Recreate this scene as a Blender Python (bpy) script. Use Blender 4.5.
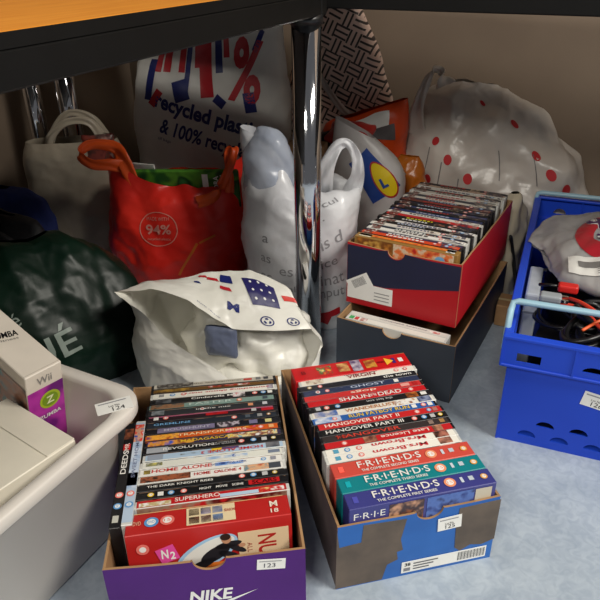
import bpy, bmesh, math, random
from math import sin, cos, pi, radians as R
import numpy as np
from mathutils import Vector, Matrix, noise
from mathutils.geometry import tessellate_polygon

SC = bpy.context.scene
COL = SC.collection
for o in list(bpy.data.objects):
    bpy.data.objects.remove(o)

# ------------------------------------------------------------------ camera
cam = bpy.data.cameras.new('camera')
co = bpy.data.objects.new('camera', cam)
COL.objects.link(co)
cam.sensor_width = 36
cam.lens = 36 * 650 / 600
cam.clip_start = 0.01
p, r = R(28.66), R(-0.89)
fw = Vector((0, cos(p), -sin(p))); up = Vector((0, sin(p), cos(p))); rt = Vector((1, 0, 0))
cr = rt * cos(r) + up * sin(r); cu = -rt * sin(r) + up * cos(r)
M = Matrix((cr, cu, -fw)).transposed().to_4x4()
M.translation = Vector((0, 0.055, 0.7237))
co.matrix_world = M
SC.camera = co

# ------------------------------------------------------------------ world and lamps
w = bpy.data.worlds.new('World'); SC.world = w
w.use_nodes = True
w.node_tree.nodes['Background'].inputs[0].default_value = (0.95, 0.96, 1.0, 1)
w.node_tree.nodes['Background'].inputs[1].default_value = 0.10

def area(name, loc, target, sx, sy, power, colr):
    l = bpy.data.lights.new(name, 'AREA'); l.shape = 'RECTANGLE'
    l.size = sx; l.size_y = sy; l.energy = power; l.color = colr
    o = bpy.data.objects.new(name, l); COL.objects.link(o)
    o.location = loc
    d = Vector(target) - Vector(loc)
    o.rotation_euler = d.to_track_quat('-Z', 'Y').to_euler()
    return o
area('ceiling_lamp', (1.9, -0.25, 2.35), (-0.1, 1.0, 0.1), 1.3, 0.6, 88, (1.0, 0.95, 0.86))
area('ceiling_lamp', (-0.9, -1.6, 2.5), (-0.2, 0.9, 0), 1.3, 0.6, 60, (1.0, 0.95, 0.86))
SC.view_settings.view_transform = 'Standard'
SC.view_settings.look = 'None'
SC.view_settings.exposure = 0.0
SC.view_settings.gamma = 1.0
SC.view_settings.use_curve_mapping = False

# ------------------------------------------------------------------ materials
def lin(c):
    return tuple(((x / 255) / 12.92 if x / 255 <= 0.04045 else ((x / 255 + 0.055) / 1.055) ** 2.4) for x in c)

MATS = {}
def mat(name, rgb, rough=0.5, metal=0.0, spec=0.5, rgb2=None, nscale=20, bump=0.0, bscale=60, alpha=1.0,
        trans=0.0, coat=0.0, detail=3.0, stretch=None):
    if name in MATS: return MATS[name]
    m = bpy.data.materials.new(name); m.use_nodes = True
    nt = m.node_tree; b = nt.nodes['Principled BSDF']
    c = lin(rgb) + (1,)
    b.inputs['Base Color'].default_value = c
    b.inputs['Roughness'].default_value = rough
    b.inputs['Metallic'].default_value = metal
    b.inputs['Specular IOR Level'].default_value = spec
    b.inputs['Alpha'].default_value = alpha
    b.inputs['Coat Weight'].default_value = coat
    tc = nt.nodes.new('ShaderNodeTexCoord'); src = tc.outputs['Object']
    if stretch:
        mp = nt.nodes.new('ShaderNodeMapping'); mp.inputs['Scale'].default_value = stretch
        nt.links.new(src, mp.inputs[0]); src = mp.outputs[0]
    n = nt.nodes.new('ShaderNodeTexNoise'); n.inputs['Scale'].default_value = nscale
    n.inputs['Detail'].default_value = detail
    nt.links.new(src, n.inputs['Vector'])
    rp = nt.nodes.new('ShaderNodeValToRGB')
    c2 = lin(rgb2) + (1,) if rgb2 else tuple(x * 0.93 for x in c[:3]) + (1,)
    rp.color_ramp.elements[0].position = 0.35; rp.color_ramp.elements[1].position = 0.68
    rp.color_ramp.elements[0].color = c2; rp.color_ramp.elements[1].color = c
    nt.links.new(n.outputs['Fac'], rp.inputs[0]); nt.links.new(rp.outputs[0], b.inputs['Base Color'])
    if bump:
        n2 = nt.nodes.new('ShaderNodeTexNoise'); n2.inputs['Scale'].default_value = bscale
        n2.inputs['Detail'].default_value = 4
        nt.links.new(tc.outputs['Object'], n2.inputs['Vector'])
        bp = nt.nodes.new('ShaderNodeBump'); bp.inputs['Strength'].default_value = bump
        bp.inputs['Distance'].default_value = 0.004
        nt.links.new(n2.outputs['Fac'], bp.inputs['Height']); nt.links.new(bp.outputs[0], b.inputs['Normal'])
    MATS[name] = m
    return m

def flat(rgb, rough=0.35):
    return mat('ink_%d_%d_%d' % tuple(rgb), rgb, rough)

def art(cols, seed, scale=45):
    """printed picture: colour patches"""
    name = 'picture_print_%d' % seed
    if name in MATS: return MATS[name]
    m = bpy.data.materials.new(name); m.use_nodes = True
    nt = m.node_tree; b = nt.nodes['Principled BSDF']; b.inputs['Roughness'].default_value = 0.3
    tc = nt.nodes.new('ShaderNodeTexCoord'); mp = nt.nodes.new('ShaderNodeMapping')
    mp.inputs['Location'].default_value = (seed * 1.37, seed * 0.71, seed * 2.1)
    n = nt.nodes.new('ShaderNodeTexNoise'); n.inputs['Scale'].default_value = scale; n.inputs['Detail'].default_value = 2
    rp = nt.nodes.new('ShaderNodeValToRGB'); rp.color_ramp.interpolation = 'EASE'
    els = rp.color_ramp.elements
    while len(els) < len(cols): els.new(0.5)
    for i, c in enumerate(cols):
        els[i].position = 0.30 + 0.40 * i / max(1, len(cols) - 1); els[i].color = lin(c) + (1,)
    nt.links.new(tc.outputs['Object'], mp.inputs[0]); nt.links.new(mp.outputs[0], n.inputs['Vector'])
    nt.links.new(n.outputs['Fac'], rp.inputs[0]); nt.links.new(rp.outputs[0], b.inputs['Base Color'])
    MATS[name] = m
    return m

# ------------------------------------------------------------------ mesh builder
class MB:
    def __init__(s): s.v = []; s.f = []; s.m = []; s.sm = []; s.mats = []
    def mi(s, m):
        if m not in s.mats: s.mats.append(m)
        return s.mats.index(m)
    def add(s, vs, fs, m, T=None, smooth=False):
        k = len(s.v)
        s.v += [tuple(T @ Vector(v)) if T is not None else tuple(v) for v in vs]
        i = s.mi(m)
        for f in fs:
            s.f.append([a + k for a in f]); s.m.append(i); s.sm.append(smooth)
    def box(s, x0, x1, y0, y1, z0, z1, m, T=None, bev=0.0, seg=1):
        bm = bmesh.new(); bmesh.ops.create_cube(bm, size=1)
        for v in bm.verts:
            v.co = Vector(((x0 + x1) / 2 + v.co.x * (x1 - x0), (y0 + y1) / 2 + v.co.y * (y1 - y0), (z0 + z1) / 2 + v.co.z * (z1 - z0)))
        if bev: bmesh.ops.bevel(bm, geom=bm.edges[:], offset=bev, segments=seg, profile=0.5, affect='EDGES')
        bm.verts.index_update()
        s.add([v.co for v in bm.verts], [[v.index for v in f.verts] for f in bm.faces], m, T, smooth=False)
        bm.free()
    def prism(s, loops, d0, d1, m, T=None, m_side=None, m_back=None):
        """loops: outer + holes in (x,z); extruded along y from d0 (front) to d1"""
        n = [v for lp in loops for v in lp]
        tris = tessellate_polygon([[Vector((a, b, 0)) for a, b in lp] for lp in loops])
        vf = [(a, d0, b) for a, b in n]; vb = [(a, d1, b) for a, b in n]
        def orient(t, sgn):
            a, b, c = [Vector(n[i] + (0,)) for i in t]
            cr_ = (b - a).cross(c - a).z
            return list(t) if cr_ * sgn > 0 else [t[0], t[2], t[1]]
        s.add(vf, [orient(t, 1) for t in tris], m, T)
        s.add(vb, [orient(t, -1) for t in tris], m_back or m_side or m, T)
        k = 0
        for lp in loops:
            L = len(lp); vs = [(a, d0, b) for a, b in lp] + [(a, d1, b) for a, b in lp]
            s.add(vs, [[i, i + L, (i + 1) % L + L, (i + 1) % L] for i in range(L)], m_side or m, T)
    def tube(s, pts, rad, m, T=None, seg=10, closed=False, cap=True):
        pts = [Vector(q) for q in pts]; n = len(pts)
        rads = rad if isinstance(rad, (list, tuple)) else [rad] * n
        vs = []; fs = []; ref = None
        for i, q in enumerate(pts):
            t = (pts[min(i + 1, n - 1)] - pts[max(i - 1, 0)]).normalized()
            if ref is None: ref = t.orthogonal().normalized()
            ref = (ref - t * ref.dot(t)).normalized(); b = t.cross(ref)
            for k in range(seg):
                a = 2 * pi * k / seg; vs.append(q + (ref * cos(a) + b * sin(a)) * rads[i])
        for i in range(n - 1):
            for k in range(seg):
                fs.append([i * seg + k, i * seg + (k + 1) % seg, (i + 1) * seg + (k + 1) % seg, (i + 1) * seg + k])
        if cap: fs.append(list(range(seg))[::-1]); fs.append([(n - 1) * seg + k for k in range(seg)])
        s.add(vs, fs, m, T, smooth=True)
    def disc(s, x, y, z, rx, ry, m, T=None, n=20):
        s.add([(x + rx * cos(2 * pi * k / n), y + ry * sin(2 * pi * k / n), z) for k in range(n)], [list(range(n))], m, T)
    def rect(s, x0, x1, y0, y1, z, m, T=None):
        s.add([(x0, y0, z), (x1, y0, z), (x1, y1, z), (x0, y1, z)], [[0, 1, 2, 3]], m, T)
    def text(s, st, xc, yc, z, wd, ht, m, T=None, flip=False, bold=0.0, shear=0.0):
        vs, fs = text_geo(st, bold, shear)
        k = -1 if flip else 1
        s.add([(xc + k * a * wd, yc + k * b * ht, z) for a, b in vs], fs, m, T)
    def build(s, name, parent=None, T=None):
        me = bpy.data.meshes.new(name)
        me.from_pydata(s.v, [], s.f); me.update()
        for m in s.mats: me.materials.append(m)
        me.polygons.foreach_set('material_index', s.m)
        me.polygons.foreach_set('use_smooth', s.sm)
        o = bpy.data.objects.new(name, me); COL.objects.link(o)
        if parent: o.parent = parent
        if T is not None: o.matrix_local = T
        return o

TXT = {}
def text_geo(st, bold=0.0, shear=0.0):
    """letters as flat mesh, normalised to a unit box centred at 0"""
    key = (st, bold, shear)
    if key in TXT: return TXT[key]
    cv = bpy.data.curves.new('lettering', 'FONT'); cv.body = st; cv.size = 1; cv.offset = bold; cv.shear = shear
    cv.resolution_u = 3; cv.align_x = 'CENTER'
    o = bpy.data.objects.new('lettering', cv); COL.objects.link(o)
    dg = bpy.context.evaluated_depsgraph_get(); dg.update()
    me = bpy.data.meshes.new_from_object(o.evaluated_get(dg))
    vs = np.array([v.co[:2] for v in me.vertices]) if len(me.vertices) else np.zeros((1, 2))
    fs = [list(q.vertices) for q in me.polygons]
    lo, hi = vs.min(0), vs.max(0); d = np.maximum(hi - lo, 1e-4)
    vs = (vs - (lo + hi) / 2) / d
    bpy.data.objects.remove(o); bpy.data.meshes.remove(me); bpy.data.curves.remove(cv)
    TXT[key] = ([tuple(v) for v in vs], fs)
    return TXT[key]

def empty(name, loc, rz=0, lean=0, label=None, cat=None, group=None):
    o = bpy.data.objects.new(name, None); COL.objects.link(o); o.empty_display_size = 0.03
    o.location = loc; o.rotation_euler = (lean, 0, rz)
    if label: tag(o, label, cat, group)
    return o
def tag(o, label=None, cat=None, group=None, kind=None):
    if label: o['label'] = label
    if cat: o['category'] = cat
    if group: o['group'] = group
    if kind: o['kind'] = kind
    return o

def crom(pts, n, closed=False, ten=0.0):
    """Catmull-Rom resampling of points (k,3) -> n"""
    P = np.array(pts, float); k = len(P); out = []
    for i in range(n):
        t = i / n * k if closed else i / (n - 1) * (k - 1)
        a = int(min(t, k - 1 if closed else k - 2)); f = t - a
        if closed: p0, p1, p2, p3 = P[(a - 1) % k], P[a % k], P[(a + 1) % k], P[(a + 2) % k]
        else: p0, p1, p2, p3 = P[max(a - 1, 0)], P[a], P[a + 1], P[min(a + 2, k - 1)]
        lin_ = p1 * (1 - f) + p2 * f
        out.append(ten * lin_ + (1 - ten) * 0.5 * (2 * p1 + (p2 - p0) * f + (2 * p0 - 5 * p1 + 4 * p2 - p3) * f * f + (3 * p1 - p0 - 3 * p2 + p3) * f ** 3))
    return np.array(out)

# ------------------------------------------------------------------ crumpled sheets and bags
class Surf:
    """grid surface from rings (v) of points (u); displaced by crumple noise"""
    def __init__(s, rings, nu=120, nv=80, closed=True, amp=0.006, freq=9, seed=1, folds=(0, 0), fade=0.0, zmin=None, aniso=(1, 1, 1), ten=0.0):
        A = [crom(rg, nu, closed, ten) for rg in rings]
        A = np.array(A)
        G = np.zeros((nv, nu, 3))
        for j in range(nu): G[:, j] = crom(A[:, j], nv, False, ten)
        s.closed = closed; s.nu = nu; s.nv = nv
        N = s.normals(G)
        off = Vector((seed * 3.7, seed * 1.9, seed * 5.3))
        rg = random.Random(seed * 7 + 1); dirs = []
        for t in range(6): dirs.append((Vector((rg.uniform(-1, 1), rg.uniform(-1, 1), rg.uniform(-1, 1))).normalized(), rg.uniform(.5, 1.5), rg.uniform(.5, 1.0)))
        for i in range(nv):
            v = i / (nv - 1)
            k = 1.0 if not fade else min(1, min(v, 1 - v) / fade + 0.25)
            for j in range(nu):
                q = Vector((G[i, j, 0] * aniso[0], G[i, j, 1] * aniso[1], G[i, j, 2] * aniso[2])) * freq + off
                q6 = q * 0.6; wv = Vector((noise.noise(q6), noise.noise(q6 + Vector((31.7, 4.1, 9.3))), noise.noise(q6 + Vector((7.9, 53.2, 17.6))))) * 0.5
                d = (0.55 - 1.9 * abs(noise.noise(q + wv))) + 0.5 * (0.5 - 1.7 * abs(noise.noise(q * 2.3 + wv * 2 + off))) + 0.22 * (0.5 - 1.7 * abs(noise.noise(q * 5.1 + wv)))
                tr = 0.0
                for (dd, fr, am) in dirs:
                    ph = (q.dot(dd)) * fr + 0.55 * wv.x + 0.35 * wv.y
                    tr += am * (abs((ph % 1.0) * 2 - 1) - 0.5)
                d = (d * 0.62 + tr * 0.8) * amp * k
                if folds[0]: d += folds[0] * cos(2 * pi * j / nu * folds[1] + 5 * noise.noise(q * 0.4)) * (v ** 2)
                G[i, j] += N[i, j] * d
        if zmin is not None: G[:, :, 2] = np.maximum(G[:, :, 2], zmin)
        s.G = G; s.N = s.normals(G)
    def normals(s, G):
        if s.closed: du = np.roll(G, -1, 1) - np.roll(G, 1, 1)
        else: du = np.gradient(G, axis=1)
        dv = np.gradient(G, axis=0)
        n = np.cross(du, dv); l = np.linalg.norm(n, axis=2, keepdims=True)
        return n / np.maximum(l, 1e-9)
    def at(s, u, v):
        nu = s.nu
        x = (u % 1) * nu if s.closed else min(max(u, 0), 1) * (nu - 1)
        y = min(max(v, 0), 1) * (s.nv - 1)
        j = int(x); fx = x - j; i = min(int(y), s.nv - 2); fy = y - i
        j0 = j % nu; j1 = (j + 1) % nu if s.closed else min(j + 1, nu - 1)
        def mix(A): return (A[i, j0] * (1 - fx) + A[i, j1] * fx) * (1 - fy) + (A[i + 1, j0] * (1 - fx) + A[i + 1, j1] * fx) * fy
        return mix(s.G), mix(s.N)
    def mesh(s, mb, m, cap0=False, mfun=None):
        nu, nv = s.nu, s.nv
        vs = [tuple(q) for q in s.G.reshape(-1, 3)]
        groups = {}
        for i in range(nv - 1):
            for j in range(nu if s.closed else nu - 1):
                j1 = (j + 1) % nu
                mm = mfun((j + .5) / nu, (i + .5) / nv) if mfun else m
                groups.setdefault(mm, []).append([i * nu + j, i * nu + j1, (i + 1) * nu + j1, (i + 1) * nu + j])
        if cap0: groups.setdefault(m, []).append(list(range(nu))[::-1])
        k = len(mb.v); mb.v += vs
        for mm, fs in groups.items():
            i = mb.mi(mm)
            for f in fs: mb.f.append([a + k for a in f]); mb.m.append(i); mb.sm.append(True)
    def stamp(s, mb, vs, fs, m, u, v, su, sv, ang=0.0, off=0.0012, cut=0.006):
        """lay flat 2D geometry (metres) on the surface about (u,v); su, sv = metres per unit u, v"""
        bm = bmesh.new(); bv = [bm.verts.new((a, b, 0)) for a, b in vs]
        for f in fs:
            try: bm.faces.new([bv[i] for i in f])
            except ValueError: pass
        for _ in range(6):
            e = [x for x in bm.edges if x.calc_length() > cut]
            if not e: break
            bmesh.ops.subdivide_edges(bm, edges=e, cuts=1)
            bmesh.ops.triangulate(bm, faces=[f for f in bm.faces if len(f.verts) > 3])
        bm.verts.index_update(); out = []
        for q in bm.verts:
            a = q.co.x * cos(ang) - q.co.y * sin(ang); b = q.co.x * sin(ang) + q.co.y * cos(ang)
            P, N = s.at(u + a / su, v + b / sv); out.append(tuple(P + N * off))
        mb.add(out, [[x.index for x in f.verts] for f in bm.faces], m, smooth=True); bm.free()
    def text(s, mb, st, m, u, v, su, sv, wd, ht, ang=0.0, off=0.0012, bold=0.0):
        vs, fs = text_geo(st, bold)
        s.stamp(mb, [(a * wd, b * ht) for a, b in vs], fs, m, u, v, su, sv, ang, off)

def poly(n, rx, ry, a0=0, a1=2 * pi):
    return [(rx * cos(a0 + (a1 - a0) * k / n), ry * sin(a0 + (a1 - a0) * k / n)) for k in range(n + (0 if abs(a1 - a0 - 2 * pi) < 1e-6 else 1))]
def ringgeo(n, r0, r1, sy=1.0, a0=0, a1=2 * pi):
    vs = []; fs = []
    for k in range(n + 1):
        a = a0 + (a1 - a0) * k / n
        vs += [(r0 * cos(a), r0 * sin(a) * sy), (r1 * cos(a), r1 * sin(a) * sy)]
        if k: fs.append([2 * k - 2, 2 * k - 1, 2 * k + 1, 2 * k])
    return vs, fs

def ell(cx, cy, z, a, b, n=3.0, rot=0, k=28, zf=None, bf=None):
    """superellipse ring, equal steps along its length; u=0 at the back, u=.5 at the front, u grows left to right across the front"""
    F = []
    for i in range(721):
        t = pi / 2 + 2 * pi * i / 720
        c, s_ = cos(t), sin(t)
        F.append((a * math.copysign(abs(c) ** (2 / n), c), b * math.copysign(abs(s_) ** (2 / n), s_)))
    F = np.array(F); L = np.concatenate([[0], np.cumsum(np.hypot(*np.diff(F, axis=0).T))])
    out = []
    for i in range(k):
        q = L[-1] * i / k
        x = np.interp(q, L, F[:, 0]); y = np.interp(q, L, F[:, 1])
        dz = zf(i / k, x / a, y / b) if zf else 0
        out.append((cx + x * cos(rot) - y * sin(rot), cy + x * sin(rot) + y * cos(rot), z + dz))
    return out

def ribbon(mb, pts, wdirs, width, m, n=40, th=0.0012, seed=0, amp=0.002):
    """soft strap: swept thin strip with slight ruffle"""
    P = crom(pts, n); W = crom(wdirs, n) if isinstance(wdirs[0], (tuple, list)) else np.array([wdirs] * n, float)
    wd = crom([(x, 0, 0) for x in width], n)[:, 0] if isinstance(width, (list, tuple)) else np.full(n, width)
    vs = []; fs = []; C = 7
    for i in range(n):
        t = P[min(i + 1, n - 1)] - P[max(i - 1, 0)]; t /= max(np.linalg.norm(t), 1e-9)
        wv = W[i] - t * (W[i] @ t); wv /= max(np.linalg.norm(wv), 1e-9); nn = np.cross(t, wv)
        for sd in (1, -1):
            for c in range(C):
                f = c / (C - 1) - 0.5
                rip = amp * sin(f * 9 + i * 0.25 + seed) + amp * noise.noise(Vector((f * 3, i * 0.15, seed)))
                q = P[i] + wv * f * wd[i] + nn * (rip + sd * th / 2)
                vs.append(tuple(q))
    for i in range(n - 1):
        for o in (0, C):
            for c in range(C - 1):
                a = i * 2 * C + o + c; b = a + 2 * C
                fs.append([a, a + 1, b + 1, b] if o else [a, b, b + 1, a + 1])
        a = i * 2 * C; b = a + 2 * C
        fs.append([a, a + C, b + C, b]); fs.append([a + C - 1, b + C - 1, b + 2 * C - 1, a + 2 * C - 1])
    mb.add(vs, fs, m, smooth=True)

# ------------------------------------------------------------------ shared materials
CARD = mat('brown_cardboard', (168, 132, 92), 0.85, rgb2=(148, 112, 76), nscale=30)
BLACK = mat('black_plastic', (22, 22, 24), 0.35)
DVDK = mat('black_case_plastic', (26, 26, 29), 0.4)
DVDW = mat('clear_case_plastic', (205, 205, 200), 0.3)
CHROME = mat('chrome', (225, 225, 228), 0.07, metal=1.0)
WHITE = flat((238, 238, 234)); PAPER = mat('label_paper', (240, 239, 234), 0.6)
INK = flat((20, 20, 24))

# ------------------------------------------------------------------ the room (turned 24.4 degrees)
TH = R(24.4)
Dv = Vector((sin(TH), cos(TH), 0)); Ev = Vector((cos(TH), -sin(TH), 0))
ROOM = Matrix.Rotation(-TH, 4, 'Z')          # local x = Ev, local y = Dv

def mat_floor():
    m = mat('vinyl_floor', (176, 187, 197), 0.38, rgb2=(160, 172, 184), nscale=14, detail=6, bump=0.04, bscale=90)
    nt = m.node_tree
    n = nt.nodes.new('ShaderNodeTexNoise'); n.inputs['Scale'].default_value = 55; n.inputs['Detail'].default_value = 8
    n.inputs['Distortion'].default_value = 1.5
    tc = nt.nodes.new('ShaderNodeTexCoord'); nt.links.new(tc.outputs['Object'], n.inputs['Vector'])
    rp = nt.nodes.new('ShaderNodeValToRGB'); rp.color_ramp.elements[0].position = 0.38; rp.color_ramp.elements[1].position = 0.62
    rp.color_ramp.elements[0].color = (0.84, 0.86, 0.89, 1); rp.color_ramp.elements[1].color = (1.04, 1.04, 1.03, 1)
    mx = nt.nodes.new('ShaderNodeMix'); mx.data_type = 'RGBA'; mx.blend_type = 'MULTIPLY'; mx.inputs[0].default_value = 0.9
    b = nt.nodes['Principled BSDF']; src = b.inputs['Base Color'].links[0].from_socket
    nt.links.new(n.outputs['Fac'], rp.inputs[0]); nt.links.new(src, mx.inputs[6]); nt.links.new(rp.outputs[0], mx.inputs[7])
    nt.links.new(mx.outputs[2], b.inputs['Base Color'])
    return m
WALL = mat('painted_wall', (134, 117, 100), 0.8, rgb2=(128, 111, 95), nscale=6, bump=0.05, bscale=200)
mb = MB(); mb.box(-1.55, 2.2, -2.2, 1.97, -0.05, 0, mat_floor()); f = mb.build('floor', T=ROOM); tag(f, kind='structure')
mb = MB(); mb.box(-1.55, 2.2, 1.87, 1.97, 0, 2.6, WALL); f = mb.build('wall_back', T=ROOM); tag(f, kind='structure')
mb = MB(); mb.box(-1.55, -1.45, -2.2, 1.87, 0, 2.6, WALL); f = mb.build('wall_left', T=ROOM); tag(f, kind='structure')

# ------------------------------------------------------------------ desks
WOOD = mat('oak_laminate', (214, 140, 44), 0.45, spec=0.25, rgb2=(202, 126, 34), nscale=7, detail=6, stretch=(14, 1.2, 6))
APRON = mat('black_painted_steel', (13, 13, 13), 0.5, spec=0.25, rgb2=(10, 10, 10))
def desk(label, e0, e1, d0, d1, top, bot, legs, rz=-TH, org=(0, 0, 0)):
    t = empty('desk', org, rz, label=label, cat='desk')
    mb = MB(); mb.box(e0 + .003, e1 - .003, d0 + .003, d1 - .003, top - 0.012, top, WOOD, bev=0.001); mb.build('desktop', t)
    mb = MB(); zb = top - .0123
    mb.box(e0, e1, d0, d0 + .0029, zb, top - .0004, APRON); mb.box(e0, e1, d1 - .0029, d1, zb, top - .0004, APRON)
    mb.box(e0, e0 + .0029, d0 + .0029, d1 - .0029, zb, top - .0004, APRON); mb.box(e1 - .0029, e1, d0 + .0029, d1 - .0029, zb, top - .0004, APRON); mb.build('edge_band', t)
    mb = MB(); mb.box(e0 + .023, e1 - .023, d0 + .023, d1 - .023, top - 0.018, top - 0.0125, mat('dark_underside_board', (58, 52, 48), .8)); mb.build('underside', t)
    mb = MB(); a = 0.022
    mb.box(e0, e1, d0, d0 + a, bot, top - 0.0125, APRON, bev=0.002); mb.box(e0, e1, d1 - a, d1, bot, top - 0.0125, APRON, bev=0.002)
    mb.box(e0, e0 + a, d0 + a, d1 - a, bot, top - 0.0125, APRON); mb.box(e1 - a, e1, d0 + a, d1 - a, bot, top - 0.0125, APRON, bev=0.002)
    mb.build('apron', t)
    for (e, d, rad) in legs:
        mb = MB(); mb.tube([(e, d, 0.012), (e, d, bot + 0.004)], rad, CHROME, seg=40)
        lg = mb.build('leg', t)
        mb = MB(); mb.tube([(e, d, 0.0), (e, d, 0.012)], rad * 1.08, BLACK, seg=32); mb.build('foot', lg)
        mb = MB(); mb.tube([(e, d, bot - 0.012), (e, d, bot + 0.002)], rad * 1.12, BLACK, seg=32); mb.build('collar', lg)
desk('black edged desk with orange oak top on a chrome tube leg', -1.40, -0.443, -0.9, 1.098, 0.669, 0.6255,
     [(-0.468, 1.072, 0.0242), (-1.36, -0.85, 0.0242), (-0.478, -0.85, 0.0242), (-1.335, 1.05, 0.0242)])
# the desk along the back wall
desk('black edged desk spanning the back wall above the dotted bag', -1.11, 1.5, 0, 0.50, 0.684, 0.6285,
     [(-1.068, 0.075, 0.022), (-0.995, 0.119, 0.026), (1.45, 0.05, 0.0242), (1.45, 0.45, 0.0242)], rz=-TH - R(5), org=(0.226, 1.158, 0))

# ------------------------------------------------------------------ discs in their cases
def blend(c, k): return tuple(int(x * k) for x in c)
SEED = [100]
def dvd(loc, rz, lean, sp, group, box, L=0.190, h=0.135, name='dvd_case'):
    """x along the spine, y thickness away from the viewer, z up; spine on top"""
    t = sp.get('t', 0.0135); c = sp['c']; case = DVDW if sp.get('w') else DVDK
    o = empty(name, loc, rz, lean, sp['label'], 'box set' if name == 'disc_box_set' else 'DVD', group)
    card = sp.get('card')
    cm = flat(c); mb = MB()
    if card:
        mb.box(-L / 2, L / 2, 0, t, 0, h, cm, bev=0.0008)
    else:
        mb.box(-L / 2, L / 2, 0, t, 0, h, case, bev=0.0006)
        mb.build('case', o)
        mb = MB()
        SEED[0] += 1
        fm = art([c, blend(c, 0.5), (150, 120, 100), c], SEED[0]) if not sp.get('plain') else cm
        mb.rect(-L / 2 + 0.004, L / 2 - 0.004, 0.0004, t - 0.0004, h + 0.0003, cm)
        mb.add([(-L / 2 + .004, -0.0003, 0.004), (L / 2 - .004, -0.0003, 0.004), (L / 2 - .004, -0.0003, h - .001), (-L / 2 + .004, -0.0003, h - .001)], [[0, 1, 2, 3]], fm)
        mb.add([(-L / 2 + .004, t + .0003, 0.004), (L / 2 - .004, t + .0003, 0.004), (L / 2 - .004, t + .0003, h - .001), (-L / 2 + .004, t + .0003, h - .001)], [[3, 2, 1, 0]], fm)
    z = h + 0.0007; H_ = L / 2 - 0.004; tw = t - 0.001
    for a in sp.get('art', []):
        x0, x1, cols = a[:3]; y0, y1 = a[3:5] if len(a) > 3 else (0, 1)
        SEED[0] += 1
        mm = flat(cols[0]) if len(cols) == 1 else art(cols, SEED[0], a[5] if len(a) > 5 else 90)
        mb.rect(x0 * H_, x1 * H_, 0.0007 + y0 * tw, 0.0007 + y1 * tw, z, mm)
    for m_ in sp.get('mk', []):
        x, cc = m_[:2]; rr = (m_[2] if len(m_) > 2 else 0.34) * tw
        mb.disc(x * H_, t / 2, z + 0.0003, rr, rr, flat(cc)); mb.disc(x * H_, t / 2, z + 0.0005, rr * 0.62, rr * 0.62, WHITE if sum(cc) < 600 else flat((200, 60, 60)))
        mb.text('DVD' if cc[2] > 150 else '15', x * H_, t / 2, z + 0.0007, rr * 0.9, rr * 0.55, flat(cc))
    for q in sp.get('sq', []):
        mb.rect(q[0] * H_ - 0.3 * tw, q[0] * H_ + 0.3 * tw, t / 2 - 0.32 * tw, t / 2 + 0.32 * tw, z + 0.0003, flat(q[1]))
    for tx in sp.get('txt', []):
        st, xc, wd, hf, cc = tx[:5]; fl = len(tx) > 5 and tx[5]; yy = tx[6] if len(tx) > 6 else 0.5
        mb.text(st, xc * H_, 0.0007 + yy * tw, z + 0.0004, wd * 2 * H_, hf * tw, flat(cc), flip=fl, bold=0.012)
    mb.build('slipcase' if card else 'cover', o)
    return o

RED = (196, 30, 34); WH = (236, 234, 228); BK = (26, 26, 28); NAVY = (32, 40, 66); BLU = (90, 150, 205); PINK = (232, 120, 110); YEL = (238, 196, 50)
ORD = ['first', 'second', 'third', 'fourth', 'fifth', 'sixth', 'seventh', 'eighth', 'ninth', 'tenth', 'eleventh', 'twelfth', 'thirteenth',
       'fourteenth', 'fifteenth', 'sixteenth', 'seventeenth', 'eighteenth', 'nineteenth', 'twentieth', 'twenty-first', 'twenty-second',
       'twenty-third', 'twenty-fourth', 'twenty-fifth', 'twenty-sixth', 'twenty-seventh', 'twenty-eighth', 'twenty-ninth', 'thirtieth', 'thirty-first', 'thirty-second']
# ------------------------------------------------------------------ cardboard shoeboxes
def wob(x, z, a, seed): return z + a * noise.noise(Vector((x * 14, seed, 0.3)))
def shoebox(name, loc, rz, W, L, H, mf, msd, mb_, notch, label, seed=1, inner=CARD, sag=0.002, bulge=0.0):
    """origin at the middle of the front bottom edge; y runs back"""
    o = empty(name, loc, rz, label=label, cat='box')
    th = 0.003
    mb = MB(); mb.box(-W / 2 + th, W / 2 - th, th, L - th, 0, th, CARD); mb.build('base', o)
    def panel(n, length, m, T, notch=None, sd=0):
        top = []
        K = 26
        for i in range(K + 1):
            x = -length / 2 + length * i / K; top.append((x, wob(x, H - sag * cos(x / length * pi), sag * 0.8, seed + sd)))
        if notch:
            u, rr = notch
            top = [q for q in top if abs(q[0] - u) > rr]
            arc = [(u + rr * cos(a), H - 0.001 - rr * 0.86 * sin(a)) for a in [pi + -pi * k / 14 for k in range(15)]]
            k = len([q for q in top if q[0] < u]); top = top[:k] + arc + top[k:]
        lp = [(-length / 2, 0.0), (length / 2, 0.0)] + top[::-1]
        mb = MB(); mb.prism([lp], 0, th, m, T, m_side=CARD, m_back=inner); return mb.build(n, o)
    fp = panel('front_panel', W, mf, None, notch)
    panel('back_panel', W, mb_, Matrix.Translation((0, L, 0)) @ Matrix.Rotation(pi, 4, 'Z'), None, 2)
    Ls = L - 2 * th - 0.0004
    panel('side_panel', Ls, msd, Matrix.Translation((-W / 2, L / 2, 0)) @ Matrix.Rotation(-pi / 2, 4, 'Z'), None, 3)
    panel('side_panel', Ls, msd, Matrix.Translation((W / 2, L / 2, 0)) @ Matrix.Rotation(pi / 2, 4, 'Z'), None, 4)
    return o, fp
FACE = Matrix.Rotation(pi / 2, 4, 'X')     # flat xy drawing onto a front face (x, z), facing -y
def fx(y): return Matrix.Translation((0, y, 0)) @ FACE
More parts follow.
